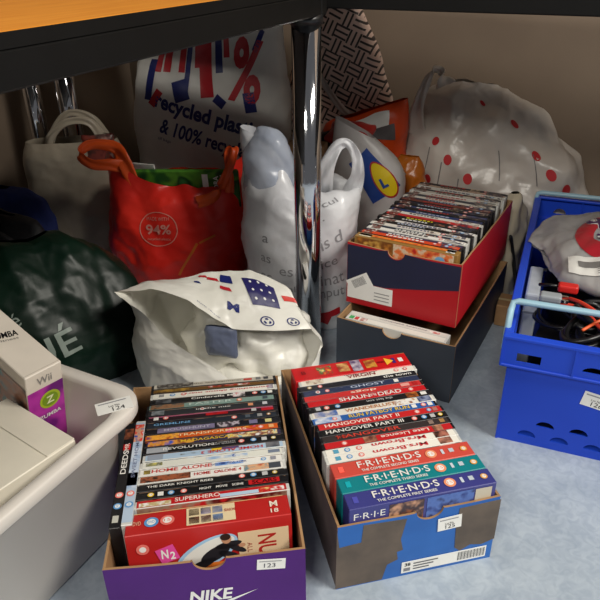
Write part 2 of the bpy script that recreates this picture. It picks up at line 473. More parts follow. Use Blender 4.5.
def sticker(parent, name, x, z, wd, ht, lines, y=-0.0006, ang=0.0, label=None, hand=False, T=None):
    Tm = (T or fx(y)) @ Matrix.Translation((x, z, 0)) @ Matrix.Rotation(ang, 4, 'Z')
    mb = MB(); mb.box(-wd / 2, wd / 2, -ht / 2, ht / 2, 0, 0.0004, PAPER)
    mb.rect(-wd * .42, wd * .36, ht * .28, ht * .36, 0.0007, flat((150, 150, 155)))
    for st, xx, yy, w2, h2 in lines: mb.text(st, xx * wd, yy * ht, 0.0008, w2 * wd, h2 * ht, INK if not hand else flat((70, 70, 85)))
    s = mb.build(name, parent, Tm)
    if label: s['label'] = label
    return s

# purple shoebox
PURP = mat('purple_coated_card', (80, 30, 120), 0.45, spec=0.3, rgb2=(73, 26, 110), nscale=12)
YN = R(6.6)
NB, fp = shoebox('shoebox', (-0.1115, 0.5597, 0), YN, 0.228, 0.345, 0.1152, PURP, PURP, PURP, (0.004, 0.019),
                 'purple shoebox with white logo and half-round notch, packed with DVDs', 3)
mb = MB(); Tn = fx(-0.0005)
mb.text('NIKE', 0.002, 0.055, 0, 0.052, 0.019, WHITE, Tn, bold=0.03, shear=0.18)
sw = [(a_, b_ - 0.007) for a_, b_ in [(-0.055, 0.033), (-0.045, 0.028), (-0.03, 0.030), (0.0, 0.041), (0.045, 0.064), (0.0, 0.047), (-0.025, 0.0405), (-0.038, 0.041), (-0.043, 0.046), (-0.045, 0.0545), (-0.052, 0.045)]]
mb.add([(a + 0.012, b, 0) for a, b in sw], [[0, 1, 9, 10], [1, 2, 7, 8, 9], [2, 3, 6, 7], [3, 4, 5, 6]], WHITE, Tn)
s = mb.build('logo', fp); s['label'] = 'white printed logo'
sticker(fp, 'price_label', 0.074, 0.097, 0.033, 0.0165, [('123', -.05, -.08, .4, .42)], ang=R(-4), label='small white label with handwriting', hand=True)

nike = [  # from the front to the back
 dict(c=(190, 30, 34), t=0.0115, label='red and white DVD directly behind the thick red set in the purple shoebox', w=1, art=[(-.97, -.55, [WH, (190, 170, 120), WH], 0, .62), (.1, .62, [(180, 205, 225)], 0, .55), (.62, .97, [(240, 210, 130), RED, WH], .1, .7)], txt=[('SUPERHERO', -.2, .3, .6, (245, 225, 215))]),
 dict(c=BK, label='black DVD with a red block at its right end in the purple shoebox', art=[(.5, .93, [RED], .15, .9)], mk=[(-.82, YEL), (-.55, BLU), (-.38, PINK)], sq=[(-.69, WH)], txt=[('SCARS', .72, .17, .6, (30, 6, 8)), ('NIGHT    MOVIE    SCENE', .13, .3, .36, WH)]),
 dict(c=BK, label='black DVD with small white title and four marks at right in the purple shoebox', mk=[(.4, PINK), (.56, BLU), (.86, (200, 170, 70), .28)], sq=[(.72, (190, 190, 190))], txt=[('THE DARK KNIGHT RISES', -.45, .45, .36, WH)]),
 dict(c=WH, w=1, label='white DVD with dark photos at both ends in the purple shoebox', art=[(-.99, -.3, [(60, 40, 30), (160, 90, 60), (40, 34, 34)]), (.45, .8, [(190, 80, 50), (220, 170, 130), (110, 140, 150)]), (.8, .97, [(70, 76, 84)])], txt=[('HOME    ALONE 4', .08, .33, .5, (190, 40, 40))], mk=[(.06, RED, .25)]),
 dict(c=WH, w=1, label='white DVD with serif red title and a small blue streak in the purple shoebox', art=[(-.95, -.86, [(90, 70, 50), (160, 140, 60)], .15, .85), (.05, .45, [(50, 80, 150), (120, 160, 220), WH], .2, .8)], txt=[('HOME ALONE', -.42, .42, .58, (205, 60, 56)), ('LOST IN NEW YORK', .25, .25, .3, (60, 80, 150))], mk=[(.74, BLU, .3)], sq=[(.88, (150, 150, 160))]),
 dict(c=(226, 226, 216), w=1, label='cream DVD with faint yellow mark at left in the purple shoebox', art=[(-.95, -.72, [(200, 190, 110), (120, 120, 90), WH], .2, .8), (-.1, .5, [(150, 180, 215), WH], .2, .7), (.8, .97, [(120, 130, 150)], .2, .8)], txt=[('2', .3, .03, .5, (60, 90, 170), 1)]),
 dict(c=(176, 200, 222), w=1, label='pale blue DVD with upside-down red title and yellow patch in the purple shoebox', art=[(-.97, -.75, [(150, 160, 175)]), (-.05, .1, [YEL], .55, .95), (.1, .35, [(90, 70, 120)], .6, .95), (.75, .95, [(60, 66, 76), (120, 120, 125)]), (-.5, -.22, [(90, 84, 70), (176, 200, 222)], .35, .65)], txt=[('HOME ALONE 3', .25, .45, .5, (200, 40, 44), 1, .35)]),
 dict(c=BK, label='black DVD with wide white capital lettering and grey left end in the purple shoebox', art=[(-.99, -.68, [(168, 172, 178)])], mk=[(.4, PINK), (.58, BLU), (.88, (200, 180, 110), .28)], sq=[(.74, (200, 200, 200))], txt=[('REVOLUTION', -.38, .37, .48, WH), ('THE COMPLETE', .13, .18, .22, (180, 180, 180), 0, .66), ('FIRST SEASON', .13, .18, .22, (180, 180, 180), 0, .36)]),
 dict(c=(60, 50, 80), t=.011, label='slim DVD with yellow title on many-coloured spine in the purple shoebox', art=[(-.98, -.55, [(60, 90, 190), (220, 150, 60), (150, 50, 60)]), (-.55, -.3, [(120, 40, 50), (230, 170, 70)]), (.2, .95, [(90, 160, 190), (230, 210, 150), (140, 80, 60), WH])], txt=[('MADAGASCAR', -.1, .4, .55, YEL)]),
 dict(c=(214, 92, 28), label='orange flame-coloured DVD with pale title in the purple shoebox', art=[(-.98, -.5, [(180, 80, 40), (240, 170, 60), (120, 60, 110)]), (.2, .7, [(230, 150, 50), (200, 70, 30), (220, 110, 150)])], txt=[('TRANSFORMERS', 0, .52, .5, (252, 220, 170))], mk=[(.74, PINK)], sq=[(.9, (240, 180, 120))]),
 dict(c=(30, 30, 36), label='black DVD with grey-mauve left half and yellow triangle in the purple shoebox', art=[(-.85, .02, [(128, 118, 150), (110, 104, 130)]), (.05, .4, [BK, (60, 50, 60), (190, 180, 190), BK]), (.55, .68, [(120, 116, 150)], .1, .9), (.8, .9, [(214, 206, 140)], .1, .8)], txt=[('MOUSEHUNT', -.4, .35, .5, (190, 186, 205))]),
 dict(c=(40, 46, 56), label='charcoal DVD with light blue title at left in the purple shoebox', txt=[('GREMLINS', -.62, .28, .45, (120, 175, 220))], sq=[(.74, (150, 150, 150)), (.55, (80, 90, 100))], mk=[(.34, PINK), (.88, (190, 130, 60), .25)]),
 dict(c=(44, 30, 36), label='dark maroon DVD with pink stripe and red script in the purple shoebox', art=[(-.98, .97, [(168, 92, 118)], .72, .98), (-.1, .25, [RED, (120, 20, 30)], .2, .75), (.78, .97, [(190, 30, 40)], .1, .7)], mk=[(-.72, PINK)], sq=[(-.87, WH), (.66, (190, 190, 190))]),
 dict(c=(48, 50, 54), label='grey-black DVD with tiny white title and small triangle in the purple shoebox', art=[(-.95, -.75, [(150, 156, 160), (90, 96, 100)]), (.58, .66, [(220, 150, 110)], .2, .8)], txt=[('in the mix', .03, .28, .3, WH)], mk=[(-.15, WH, .28)], sq=[(.85, (200, 200, 205))]),
 dict(c=(128, 154, 146), label='grey-green DVD with pale capitals and an orange mark in the purple shoebox', art=[(-.98, -.45, [(60, 60, 56), (150, 110, 80), (90, 90, 84)])], txt=[('FASTER', -.02, .35, .55, (196, 214, 206))], mk=[(.44, (225, 110, 60))], sq=[(.86, (70, 80, 90))]),
 dict(c=BK, label='black DVD with white script title and pale picture at right in the purple shoebox', art=[(-.95, -.7, [(110, 114, 118), (50, 50, 54)]), (.3, .5, [(200, 60, 60), (230, 220, 220), BK])], txt=[('Cinderella Man', .02, .4, .45, WH)], mk=[(.66, PINK), (.8, BLU)], sq=[(.91, WH)]),
 dict(c=(238, 236, 224), w=1, label='white DVD with upside-down red lettering near the back of the purple shoebox', mk=[(-.68, BLU), (-.5, PINK)], sq=[(-.86, (150, 150, 150))], art=[(.88, .98, [(60, 60, 90), (190, 180, 190)])], txt=[('something about mary', .2, .95 * .75, .42, (205, 40, 60), 1)]),
 dict(c=(112, 80, 40), t=.0085, label='thin brown and gold DVD near the back of the purple shoebox', art=[(-.95, -.4, [(80, 56, 30), (180, 140, 60)]), (-.1, .6, [WH, (170, 60, 40), (60, 40, 40)], .3, .9)]),
 dict(c=(196, 190, 176), label='beige-grey DVD with dark smudges at the very back of the purple shoebox', art=[(-.95, -.35, [(150, 146, 138), (60, 54, 50), (180, 176, 166)]), (.5, .64, [(200, 70, 60)], .25, .75)], txt=[('the last samurai', .05, .4, .3, (120, 110, 100))], sq=[(.75, (120, 120, 120)), (.88, (70, 70, 74))]),
]
NT = Matrix.Translation((-0.1115, 0.5597, 0)) @ Matrix.Rotation(YN, 4, 'Z')
lean = R(7); u0 = 0.0125; v = 0.016
# red box set at the front
set_front = dict(c=(184, 36, 34), t=0.036, card=1, label='thick red box set with picture tiles on top at the front of the purple shoebox',
    mk=[(-.72, BLU, .24), (-.52, PINK, .24)], sq=[],
    art=[(-.98, .98, [(214, 170, 120)], .96, 1.0), (-.28, .34, [(226, 206, 166)], .08, .94), (-.25, -.12, [(90, 70, 60), (170, 150, 120)], .55, .88), (-.10, .03, [(70, 80, 130), (190, 180, 200)], .55, .88), (.05, .18, [(60, 100, 170), (200, 200, 210)], .55, .88),
         (-.25, -.12, [(150, 90, 70), (60, 50, 50)], .14, .47), (-.10, .03, [(100, 60, 60), (210, 190, 170)], .14, .47), (.05, .18, [(60, 110, 180), (170, 190, 210)], .14, .47)],
    txt=[('SEASON', .27, .07, .14, (170, 60, 50), 0, .6), ('DVD', -.9, .05, .2, (230, 170, 140), 0, .5), ('M', .84, .05, .3, (240, 226, 210), 0, .6), ('18', .84, .05, .2, (240, 226, 210), 0, .25)])
def put(T, u, v, z, rz, lean, sp, group, box, **kw):
    t = sp.get('t', 0.0135); q = T @ Vector((u, v, z + t * sin(lean) + 0.0002))
    return dvd(tuple(q), rz, -lean, sp, group, box, **kw)
ST = put(NT, u0 - 0.006, v, 0.003, YN + R(2.5), lean, set_front, None, 'purple', L=0.193, h=0.128, name='disc_box_set')
# picture on its front face
mb = MB(); Tf = fx(-0.0006)
mb.box(0.032, 0.092, 0.008, 0.112, 0, 0.0003, flat((222, 196, 160)), Tf)
mb.text('NUMB3RS', 0.066, 0.060, 0.0006, 0.090, 0.022, flat((176, 40, 36)), Tf @ Matrix.Translation((0.066, 0.060, 0)) @ Matrix.Rotation(-pi / 2, 4, 'Z') @ Matrix.Translation((-0.066, -0.060, 0)), bold=0.02)
mb.text('ALL THE SERIES', 0, 0, 0.0006, 0.06, 0.006, flat((150, 60, 50)), Tf @ Matrix.Translation((0.045, 0.066, 0)) @ Matrix.Rotation(-pi / 2, 4, 'Z'))
mb.box(-0.062, -0.040, 0.084, 0.106, 0, 0.0003, flat((225, 80, 160)), Tf @ Matrix.Translation((-0.051, 0.095, 0)) @ Matrix.Rotation(R(18), 4, 'Z') @ Matrix.Translation((0.051, -0.095, 0)))
mb.text('N', -0.054, 0.096, 0.0006, 0.008, 0.013, WHITE, Tf, bold=.03); mb.text('2', -0.045, 0.093, 0.0006, 0.006, 0.011, WHITE, Tf, bold=.03)
mb.disc(-0.078, 0.107, 0.0005, 0.0075, 0.0075, flat(PINK), Tf); mb.disc(-0.078, 0.107, 0.0007, 0.004, 0.004, WHITE, Tf)
Te = Tf @ Matrix.Translation((-0.006, 0.088, 0)) @ Matrix.Rotation(R(28), 4, 'Z')
mb.disc(0, 0, 0.0003, 0.041, 0.019, flat((160, 196, 226)), Te, 32); mb.disc(0.002, 0.001, 0.0005, 0.036, 0.014, flat((226, 226, 220)), Te, 32)
for (x, y, a, b, g) in ((0.004, 0.086, .020, .009, 30), (-0.016, 0.071, .022, .006, 24), (0.020, 0.097, .016, .0048, 8), (0.030, 0.090, .012, .004, -30), (0.020, 0.082, .014, .005, -25), (-0.03, 0.062, .012, .007, 20)):
    mb.disc(0, 0, 0.0007, a, b, flat((34, 34, 40)), Tf @ Matrix.Translation((x, y, 0)) @ Matrix.Rotation(R(g), 4, 'Z'))
mb.disc(0.018, 0.106, 0.0008, 0.006, 0.007, flat((190, 140, 110)), Tf); mb.disc(0.017, 0.109, 0.0009, 0.0062, 0.005, flat((50, 34, 30)), Tf)
mb.disc(0.036, 0.094, 0.0008, 0.004, 0.003, flat((190, 140, 110)), Tf)
mb.disc(0.004, 0.052, 0.0004, 0.05, 0.022, flat((224, 120, 44)), Tf, 28); mb.disc(0.0, 0.05, 0.0006, 0.034, 0.012, flat((150, 40, 30)), Tf, 28)
s = mb.build('front_print', ST); s['label'] = 'printed front with a dark figure lying in a blue oval and a cream title panel'
v += 0.036 / cos(lean) + 0.0046
rng = random.Random(4)
for sp in nike:
    sp['t'] = {.011: .0115, .0085: .0095}.get(sp.get('t'), .0128)
    put(NT, u0 + rng.uniform(-.003, .002), v, 0.003, YN + R(2.2 - 2.0 * (v - .05) / .27), lean, sp, 'DVDs in the purple shoebox', 'purple', h=0.130)
    v += sp['t'] / cos(lean) + 0.0005
# two cases standing along the left side (spines run front to back)
side = [dict(c=BK, t=.0128, label='black DVD with red and white title along the left side of the purple shoebox', art=[(.66, .9, [(160, 90, 60), (60, 40, 36)]), (.42, .55, [RED], .1, .9), (-.96, -.84, [(190, 190, 180)], .2, .8)], txt=[('DEEDS', .16, .24, .6, WH), ('MR', .485, .08, .5, (240, 220, 210))], mk=[(-.48, PINK, .42), (-.68, BLU, .42)]),
        dict(c=(178, 196, 216), t=.0128, w=1, label='pale blue DVD with faces standing beside the black one at left of purple shoebox', art=[(.55, .95, [(40, 80, 170), (210, 160, 130), (220, 60, 50), WH]), (-.35, -.1, [(190, 120, 90), (90, 110, 160)]), (-.4, .55, [(150, 172, 200), (196, 206, 220)])], txt=[('SWEET HOME', .2, .4, .4, (110, 120, 150))], mk=[(-.5, PINK, .4), (-.7, BLU, .42)])]
for i, sp in enumerate(side):
    q = NT @ Vector((-0.1108 + 0.0135 * i, 0.140 + 0.004 * i, 0.0034))
    dvd(tuple(q), YN + pi / 2 - R(0.0), 0, sp, 'DVDs along the left side of the purple shoebox', 'purple', h=.131).location = NT @ Vector((-0.1108 + 0.0134 * (i + 1) + 0.0004, 0.137 + 0.003 * i, 0.0034))

# blue shoebox
BLUE = mat('blue_coated_card', (38, 104, 186), 0.45, rgb2=(32, 92, 170), nscale=16)
TAPE = mat('torn_brown_grey_card', (104, 92, 82), 0.7, rgb2=(86, 77, 70), nscale=26)
YB = R(12.62)
BT = Matrix.Translation((0.1448, 0.6292, 0)) @ Matrix.Rotation(YB, 4, 'Z')
BB, fp = shoebox('shoebox', (0.1448, 0.6292, 0), YB, 0.213, 0.338, 0.112, BLUE, TAPE, BLUE, (0.012, 0.018),
                 'battered blue shoebox with torn grey corners and barcode label, packed with DVDs', 7, sag=0.003)
mb = MB()
def patch(pts, m, T, th=0.0005):
    mb.prism([pts], -th, 0, m, T)
Tt = Matrix.Translation((0, 0, 0))
patch([(-.108, 0.002), (-.046, 0.002), (-.040, .028), (-.026, .034), (-.028, .048), (-.020, .050), (-.024, .070), (-.018, .104), (-.074, .107), (-.076, .078), (-.104, .076), (-.1075, .107)][:12], TAPE, Tt)
tp = mb.build('torn_patch', fp); tp['label'] = 'grey-brown torn patch at the left corner'; mb = MB()
patch([(.052, .034), (.060, .026), (.074, .034), (.090, .030), (.1078, .036), (.1078, .106), (.052, .104), (.050, .070)], TAPE, Tt)
tp = mb.build('torn_patch', fp); tp['label'] = 'grey-brown torn patch at the right corner'
mb = MB(); mb.box(-0.020, 0.098, 0.006, 0.026, 0.0006, 0.001, PAPER, fx(0))
for i in range(26):
    mb.rect(0.058 + i * 0.0015, 0.058 + i * 0.0015 + (0.0004 + 0.0005 * (i * 7 % 3 == 0)), 0.009, 0.024, 0.0013, INK, fx(0))
for i in range(3): mb.rect(-0.004, 0.03 - i * 0.006, 0.020 - i * 0.005, 0.0222 - i * 0.005, 0.0013, flat((90, 90, 95)), fx(0))
mb.text('38', -0.012, 0.021, 0.0013, 0.008, 0.006, INK, fx(0), bold=.03); mb.rect(-0.017, -0.008, 0.009, 0.015, 0.0013, flat((130, 130, 135)), fx(0))
mb.build('barcode_label', fp)
sticker(fp, 'lot_label', 0.040, 0.083, 0.032, 0.022, [('Lot No', -.02, .02, .35, .17), ('125', .02, -.24, .4, .3)], y=-0.0010, ang=R(3), label='white numbered lot label')

F = [((60, 62, 132), 'dark blue', 'FIRST', 'frontmost'), ((18, 128, 136), 'teal', 'THIRD', 'second'), ((206, 78, 66), 'salmon red', 'SECOND', 'third')]
v = 0.0038
for c, nm, no, pos in F:
    sp = dict(c=c, t=0.0262, card=1, label='%s box set with spaced white lettering, %s in the blue shoebox' % (nm, pos),
              txt=[('F·R·I·E·N·D·S', -.2, .47, .44, WH, 0, .62), ('THE COMPLETE %s SERIES' % no, -.22, .42, .17, WH, 0, .2)],
              mk=[(.42, (236, 150, 110), .3), (.92, (226, 160, 70), .18)], sq=[], art=[(.58, .62, [(200, 210, 220)], .35, .7), (.7, .77, [(190, 200, 210)], .4, .68), (-.95, -.88, [blend(c, 1.35)], .3, .7)])
    sp['c'] = c
    b = put(BT, {'FIRST': .0045, 'THIRD': .0035, 'SECOND': .002}[no], v, 0.003, YB, 0, sp, 'box sets in the blue shoebox', 'blue', L=0.192, h=0.1295, name='disc_box_set')
    if no == 'FIRST':
        mb = MB(); Tf = fx(-0.0005)
        mb.rect(-0.045, 0.0, 0.085, 0.126, 0, art([(150, 90, 60), (60, 44, 50), (200, 150, 120)], 901, 60), Tf)
        mb.rect(0.004, 0.066, 0.085, 0.126, 0, art([(40, 60, 130), (80, 110, 180), (30, 40, 90)], 902, 60), Tf)
        mb.rect(0.068, 0.09, 0.105, 0.125, 0, flat((200, 190, 170)), Tf)
        mb.text('F·R·I·E', -0.07, 0.116, 0, 0.04, 0.01, WHITE, Tf)
        mb.build('front_print', b)
    v += 0.0268
MR = [(206, 40, 40), (240, 236, 226)]
blue = [
 dict(c=(238, 234, 224), w=1, label='white DVD with upside-down red script touching the salmon box set in the blue shoebox', mk=[(-.68, BLU), (-.5, PINK)], sq=[(-.85, (90, 160, 190))], art=[(.7, .9, [(190, 130, 110), (60, 40, 36)])], txt=[('Mrs.Brown', .1, .42, .6, (200, 50, 60), 1)]),
 dict(c=(238, 234, 224), w=1, label='white DVD with upside-down red script, second behind the salmon box set in blue shoebox', mk=[(-.68, BLU), (-.5, PINK)], sq=[(-.85, (90, 160, 190))], art=[(.68, .9, [(190, 120, 100), (60, 40, 36)])], txt=[('Mrs.Brown', .12, .42, .6, (200, 50, 60), 1)]),
 dict(c=(196, 36, 40), label='red DVD with upside-down script and small face in the blue shoebox', mk=[(-.7, PINK)], art=[(-.4, -.2, [(200, 140, 110), (90, 40, 36)]), (.7, .85, [(200, 140, 110), (70, 40, 36)])], txt=[('Late Licence', .25, .38, .5, (246, 220, 210), 1)]),
 dict(c=(58, 50, 50), label='dark DVD with red capital title, nearest of three alike in the blue shoebox', txt=[('THE', -.72, .08, .4, (210, 60, 50)), ('HANGOVER', -.28, .5, .6, (214, 70, 56))], sq=[(.72, (140, 120, 110)), (.9, (170, 130, 80))]),
 dict(c=BK, label='black DVD with large white capital title in the blue shoebox', txt=[('HANGOVER PART III', -.3, .62, .6, WH)], mk=[(.5, PINK), (.66, BLU), (.93, YEL, .28)], sq=[(.8, (190, 190, 190))]),
 dict(c=(200, 40, 42), label='red DVD with large white capital title in the blue shoebox', txt=[('HANGOVER PART II', -.3, .6, .6, (250, 226, 214))], mk=[(.6, PINK), (.8, BLU, .3)], sq=[(.9, (180, 120, 110))]),
 dict(c=(46, 96, 170), label='blue DVD with yellow capital title in the blue shoebox', art=[(-.97, -.55, [(220, 220, 225), (80, 130, 200)])], txt=[('RUN FATBOY RUN', .08, .5, .62, YEL)], mk=[(-.65, PINK, .3), (.82, PINK)], sq=[(.66, WH), (.93, WH)]),
 dict(c=(232, 226, 214), w=1, label='cream DVD with brown lettering and blue ends in the blue shoebox', art=[(-.97, -.6, [(60, 100, 170), (210, 200, 190)]), (.35, .7, [(190, 140, 90), WH, (150, 90, 60)]), (.75, .97, [(40, 50, 90), (150, 160, 190)])], txt=[('WANDERLUST', -.05, .42, .6, (190, 120, 70))]),
 dict(c=(32, 30, 32), label='black DVD with tiny upside-down grey title and orange mark in blue shoebox', mk=[(-.74, PINK), (-.56, BLU)], sq=[(-.88, (190, 190, 190))], art=[(.6, .8, [(200, 110, 40), (60, 40, 36)]), (.85, .95, [WH], .2, .8)], txt=[('the last son', .15, .22, .4, (190, 190, 190), 1)]),
 dict(c=(202, 30, 36), label='red DVD with bold white capital title in the blue shoebox', txt=[('SHAUN', -.22, .26, .7, WH), ('OF THE', .1, .05, .5, WH), ('DEAD', .38, .2, .7, WH)], mk=[(.75, PINK)]),
 dict(c=(204, 52, 52), label='red DVD with short upside-down cream title in the blue shoebox', txt=[('dogs', .0, .22, .6, (250, 220, 200), 1)], art=[(.65, .8, [(230, 160, 150)], .2, .8)], sq=[(.9, (180, 40, 40))]),
 dict(c=(48, 58, 88), label='navy DVD with thin spaced pale title in the blue shoebox', txt=[('GHOST', .1, .3, .5, (190, 200, 220))], mk=[(-.6, PINK, .3), (-.76, WH, .3)], sq=[(.6, WH)]),
 dict(c=(40, 40, 46), label='dark grey DVD with small white title at right in the blue shoebox', txt=[('the town', .7, .25, .5, WH)], mk=[(-.66, PINK, .3), (-.84, (160, 130, 60), .3)]),
 dict(c=(236, 230, 218), w=1, label='white DVD with dark red capital title by the red box set in blue shoebox', txt=[('VIRGIN', .05, .25, .7, (140, 30, 40)), ('THE 40 YEAR OLD', .05, .3, .2, (90, 60, 60), 0, .9)], art=[(-.92, -.62, [(120, 90, 70), (220, 210, 190), (150, 110, 90)])], mk=[(.68, PINK), (.84, (210, 60, 60), .3)]),
]
for sp in blue:
    sp['t'] = 0.0128
    put(BT, -0.001 + rng.uniform(-.003, .003), v, 0.0034, YB, 0, sp, 'DVDs in the blue shoebox', 'blue', h=0.130)
    v += 0.0132
sp = dict(c=(206, 26, 30), t=0.036, card=1, label='thick bright red box set with four picture tiles at the back of the blue shoebox',
    art=[(-.62, -.36, [(226, 170, 60), RED, (60, 110, 60), (240, 220, 140)], .2, .8), (-.25, -.05, [(226, 180, 110), (150, 60, 40)], .2, .85), (.0, .18, [(200, 190, 200), (90, 70, 110)], .1, .95), (.24, .44, [(230, 170, 70), (150, 70, 40)], .2, .8), (.86, .94, [WH], .35, .65), (.74, .8, [(60, 40, 120)], .3, .7)],
    txt=[('SERIES', .53, .07, .12, (90, 10, 10)), ('B', -.86, .04, .25, (120, 10, 14))])
b = put(BT, -0.002, v, 0.0034, YB, 0, sp, None, 'blue', L=0.190, h=0.131, name='disc_box_set')
mb = MB(); mb.add([(0.056, 0.008, 0.1320), (0.070, 0.018, 0.1320), (0.056, 0.028, 0.1320)], [[0, 1, 2]], flat((246, 190, 60))); mb.build('triangle_mark', b)

# grey shoebox under the red and navy one
GREY = mat('slate_coated_card', (58, 64, 74), 0.5, rgb2=(52, 58, 68), nscale=10)
YG = R(-29.0)
gl = Vector((0.1655, 1.0394, 0))
GT = Matrix.Translation(gl) @ Matrix.Rotation(YG, 4, 'Z')
GB, fp = shoebox('shoebox', tuple(gl), YG, 0.224, 0.38, 0.1195, GREY, GREY, GREY, (-0.004, 0.018),
                 'plain slate grey shoebox on the floor beneath the red and navy box', 11)
for i, (c, l, tx) in enumerate([((226, 222, 212), 'white disc case with green and red corner at the front of grey shoebox', 0), ((214, 210, 202), 'white disc case second from the front in the grey shoebox', 1)]):
    sp = dict(c=c, w=1, plain=1, t=0.0145, label=l, art=[(-.98, -.88, [(60, 160, 90)], .1, .9), (-.86, -.78, [(200, 60, 60)], .1, .9), (-.74, -.6, [(170, 90, 80), WH], .1, .9)] if i == 0 else [(.65, .85, [(200, 80, 80), WH], .3, .8)],
              txt=[('complete seasons', .1, .5, .3, (120, 120, 130))] if i else [])
    q = GT @ Vector((-0.002, 0.0045 + 0.0155 * i, 0.0034)); dvd(tuple(q), YG, 0, sp, 'disc cases in the grey shoebox', 'grey', h=0.116)

# red and navy shoebox on top
RB = mat('red_coated_card', (190, 26, 36), 0.42, rgb2=(178, 22, 32), nscale=10)
NV = mat('navy_coated_card', (30, 36, 66), 0.5, rgb2=(26, 31, 58), nscale=10)
YR = R(-29.7)
rl = Vector((0.1815, 1.0942, 0.1228)); RT = Matrix.Translation(rl) @ Matrix.Rotation(YR, 4, 'Z')
RBX, fp = shoebox('shoebox', tuple(rl), YR, 0.2135, 0.355, 0.1235, RB, RB, RB, (-0.012, 0.016),
                  'red and navy shoebox stacked on the grey box, crammed with DVDs', 15)
mb = MB()
nt_ = [(-0.012 + 0.0162 * cos(a), 0.1215 - 0.0143 * sin(a)) for a in [pi - pi * k / 14 for k in range(15)]]
mb.prism([[(-.1062, .046), (-.03, .047), (.03, .058), (.1060, .074), (.1060, .1195)] + [(0.05, .119)] + nt_[::-1] + [(-.05, .119), (-.1062, .1195)]], -0.0005, 0, NV)
s = mb.build('navy_panel', fp); s['label'] = 'navy upper half of the front'
mb = MB(); mb.box(-.1045, -.014, .012, .046, 0.0007, 0.0011, PAPER, fx(0))
mb.box(-.024, .024, -.014, .014, 0.0012, 0.0015, PAPER, fx(0) @ Matrix.Translation((-.080, .046, 0)) @ Matrix.Rotation(R(32), 4, 'Z'))
for i in range(16): mb.rect(-.014 + i * .0018, -.0132 + i * .0018, -.006, .010, 0.0017, flat((100, 100, 104)), fx(0) @ Matrix.Translation((-.080, .046, 0)) @ Matrix.Rotation(R(32), 4, 'Z'))
for i in range(3): mb.rect(-.05, -.02, .018 + i * .007, .020 + i * .007, 0.0014, flat((150, 150, 150)), fx(0))
mb.build('barcode_label', fp)
pal = [((216, 70, 30), 'orange-red'), ((60, 46, 76), 'dark purple'), ((236, 232, 226), 'white'), ((34, 44, 60), 'dark blue'), ((232, 224, 214), 'cream'), (BK, 'black'), ((236, 232, 228), 'white'),
       ((26, 26, 30), 'black'), ((30, 30, 34), 'black'), ((204, 40, 44), 'red'), ((234, 230, 222), 'white'), ((40, 60, 110), 'blue'), ((28, 28, 34), 'black'), ((60, 70, 110), 'slate blue'), ((28, 28, 32), 'black'),
       ((40, 44, 60), 'navy'), ((120, 60, 50), 'brown'), ((46, 52, 76), 'navy'), ((226, 220, 208), 'cream'), ((70, 76, 84), 'grey'), ((228, 222, 210), 'cream'), ((214, 206, 196), 'beige'), ((50, 46, 50), 'charcoal'), ((230, 226, 216), 'white'), ((196, 170, 150), 'tan'), ((40, 40, 44), 'black')]
sp = dict(c=(150, 112, 56), t=0.019, card=1, label='gold box set with orange stripe at the very front of the red and navy shoebox',
          art=[(-.97, .97, [(214, 80, 34), (230, 130, 50), (190, 50, 30)], .4, .86), (-.97, -.72, [(90, 60, 40), (230, 220, 190), (150, 100, 50)], .15, .9), (.8, .97, [(40, 40, 44), WH, (60, 50, 40)], .1, .9)])
v = 0.005
b = put(RT, 0.0, v, 0.003, YR, 0, sp, None, 'red', L=0.192, h=0.1335, name='disc_box_set')
mb = MB(); Tf = fx(-0.0005); mb.rect(-.02, .09, .096, .132, 0, art([(190, 40, 34), (226, 120, 60), (220, 200, 170), (190, 40, 34)], 930, 60), Tf)
mb.rect(-.09, -.022, .096, .132, 0, art([(200, 130, 50), (120, 70, 30), (220, 170, 80)], 931, 50), Tf); mb.disc(.066, .118, .0003, .009, .007, flat((110, 170, 215)), Tf); mb.build('front_print', b)
v += 0.0195
rng = random.Random(21)
for i, (c, nm) in enumerate(pal):
    dark = sum(c) < 330
    tc_ = rng.choice([WH, (200, 60, 60), (180, 190, 210)]) if dark else rng.choice([(190, 40, 50), (50, 60, 110), (60, 50, 50)])
    if i == 8: tc_ = (226, 214, 40)
    a = []
    x0 = rng.uniform(-.55, -.4)
    # rows of small marks like tiny lettering, too small to read
    x = x0
    while x < x0 + rng.uniform(.5, .9):
        wd = rng.uniform(.03, .09); a.append((x, x + wd, [tc_], .28, .72 if rng.random() > .3 else .62)); x += wd + .025
    a.append((-.95, -.95 + rng.uniform(.15, .3), [(180, 170, 160), blend(c, .6), (120, 60, 50), WH]))
    e = rng.uniform(.45, .6); a.append((e, .97, [c, blend(c, .7), (60, 60, 80), c, (150, 130, 120), c], 0, 1, 55))
    if rng.random() > .5: a.append((.2, .42, [(150, 100, 80), c, (200, 180, 150)]))
    sp = dict(c=c, w=not dark, t=0.0119, label='%s DVD, %s behind the gold box set in the red and navy shoebox' % (nm, ORD[i]), art=a, mk=[(rng.uniform(.5, .6), PINK), (.75, BLU)][:rng.randint(0, 2)])
    put(RT, 0.001 + rng.uniform(-.004, .004), v, 0.003, YR, 0, sp, 'DVDs in the red and navy shoebox', 'red', h=0.133 + rng.choice([0, 0, 0.001, 0.0015]))
    v += 0.0123

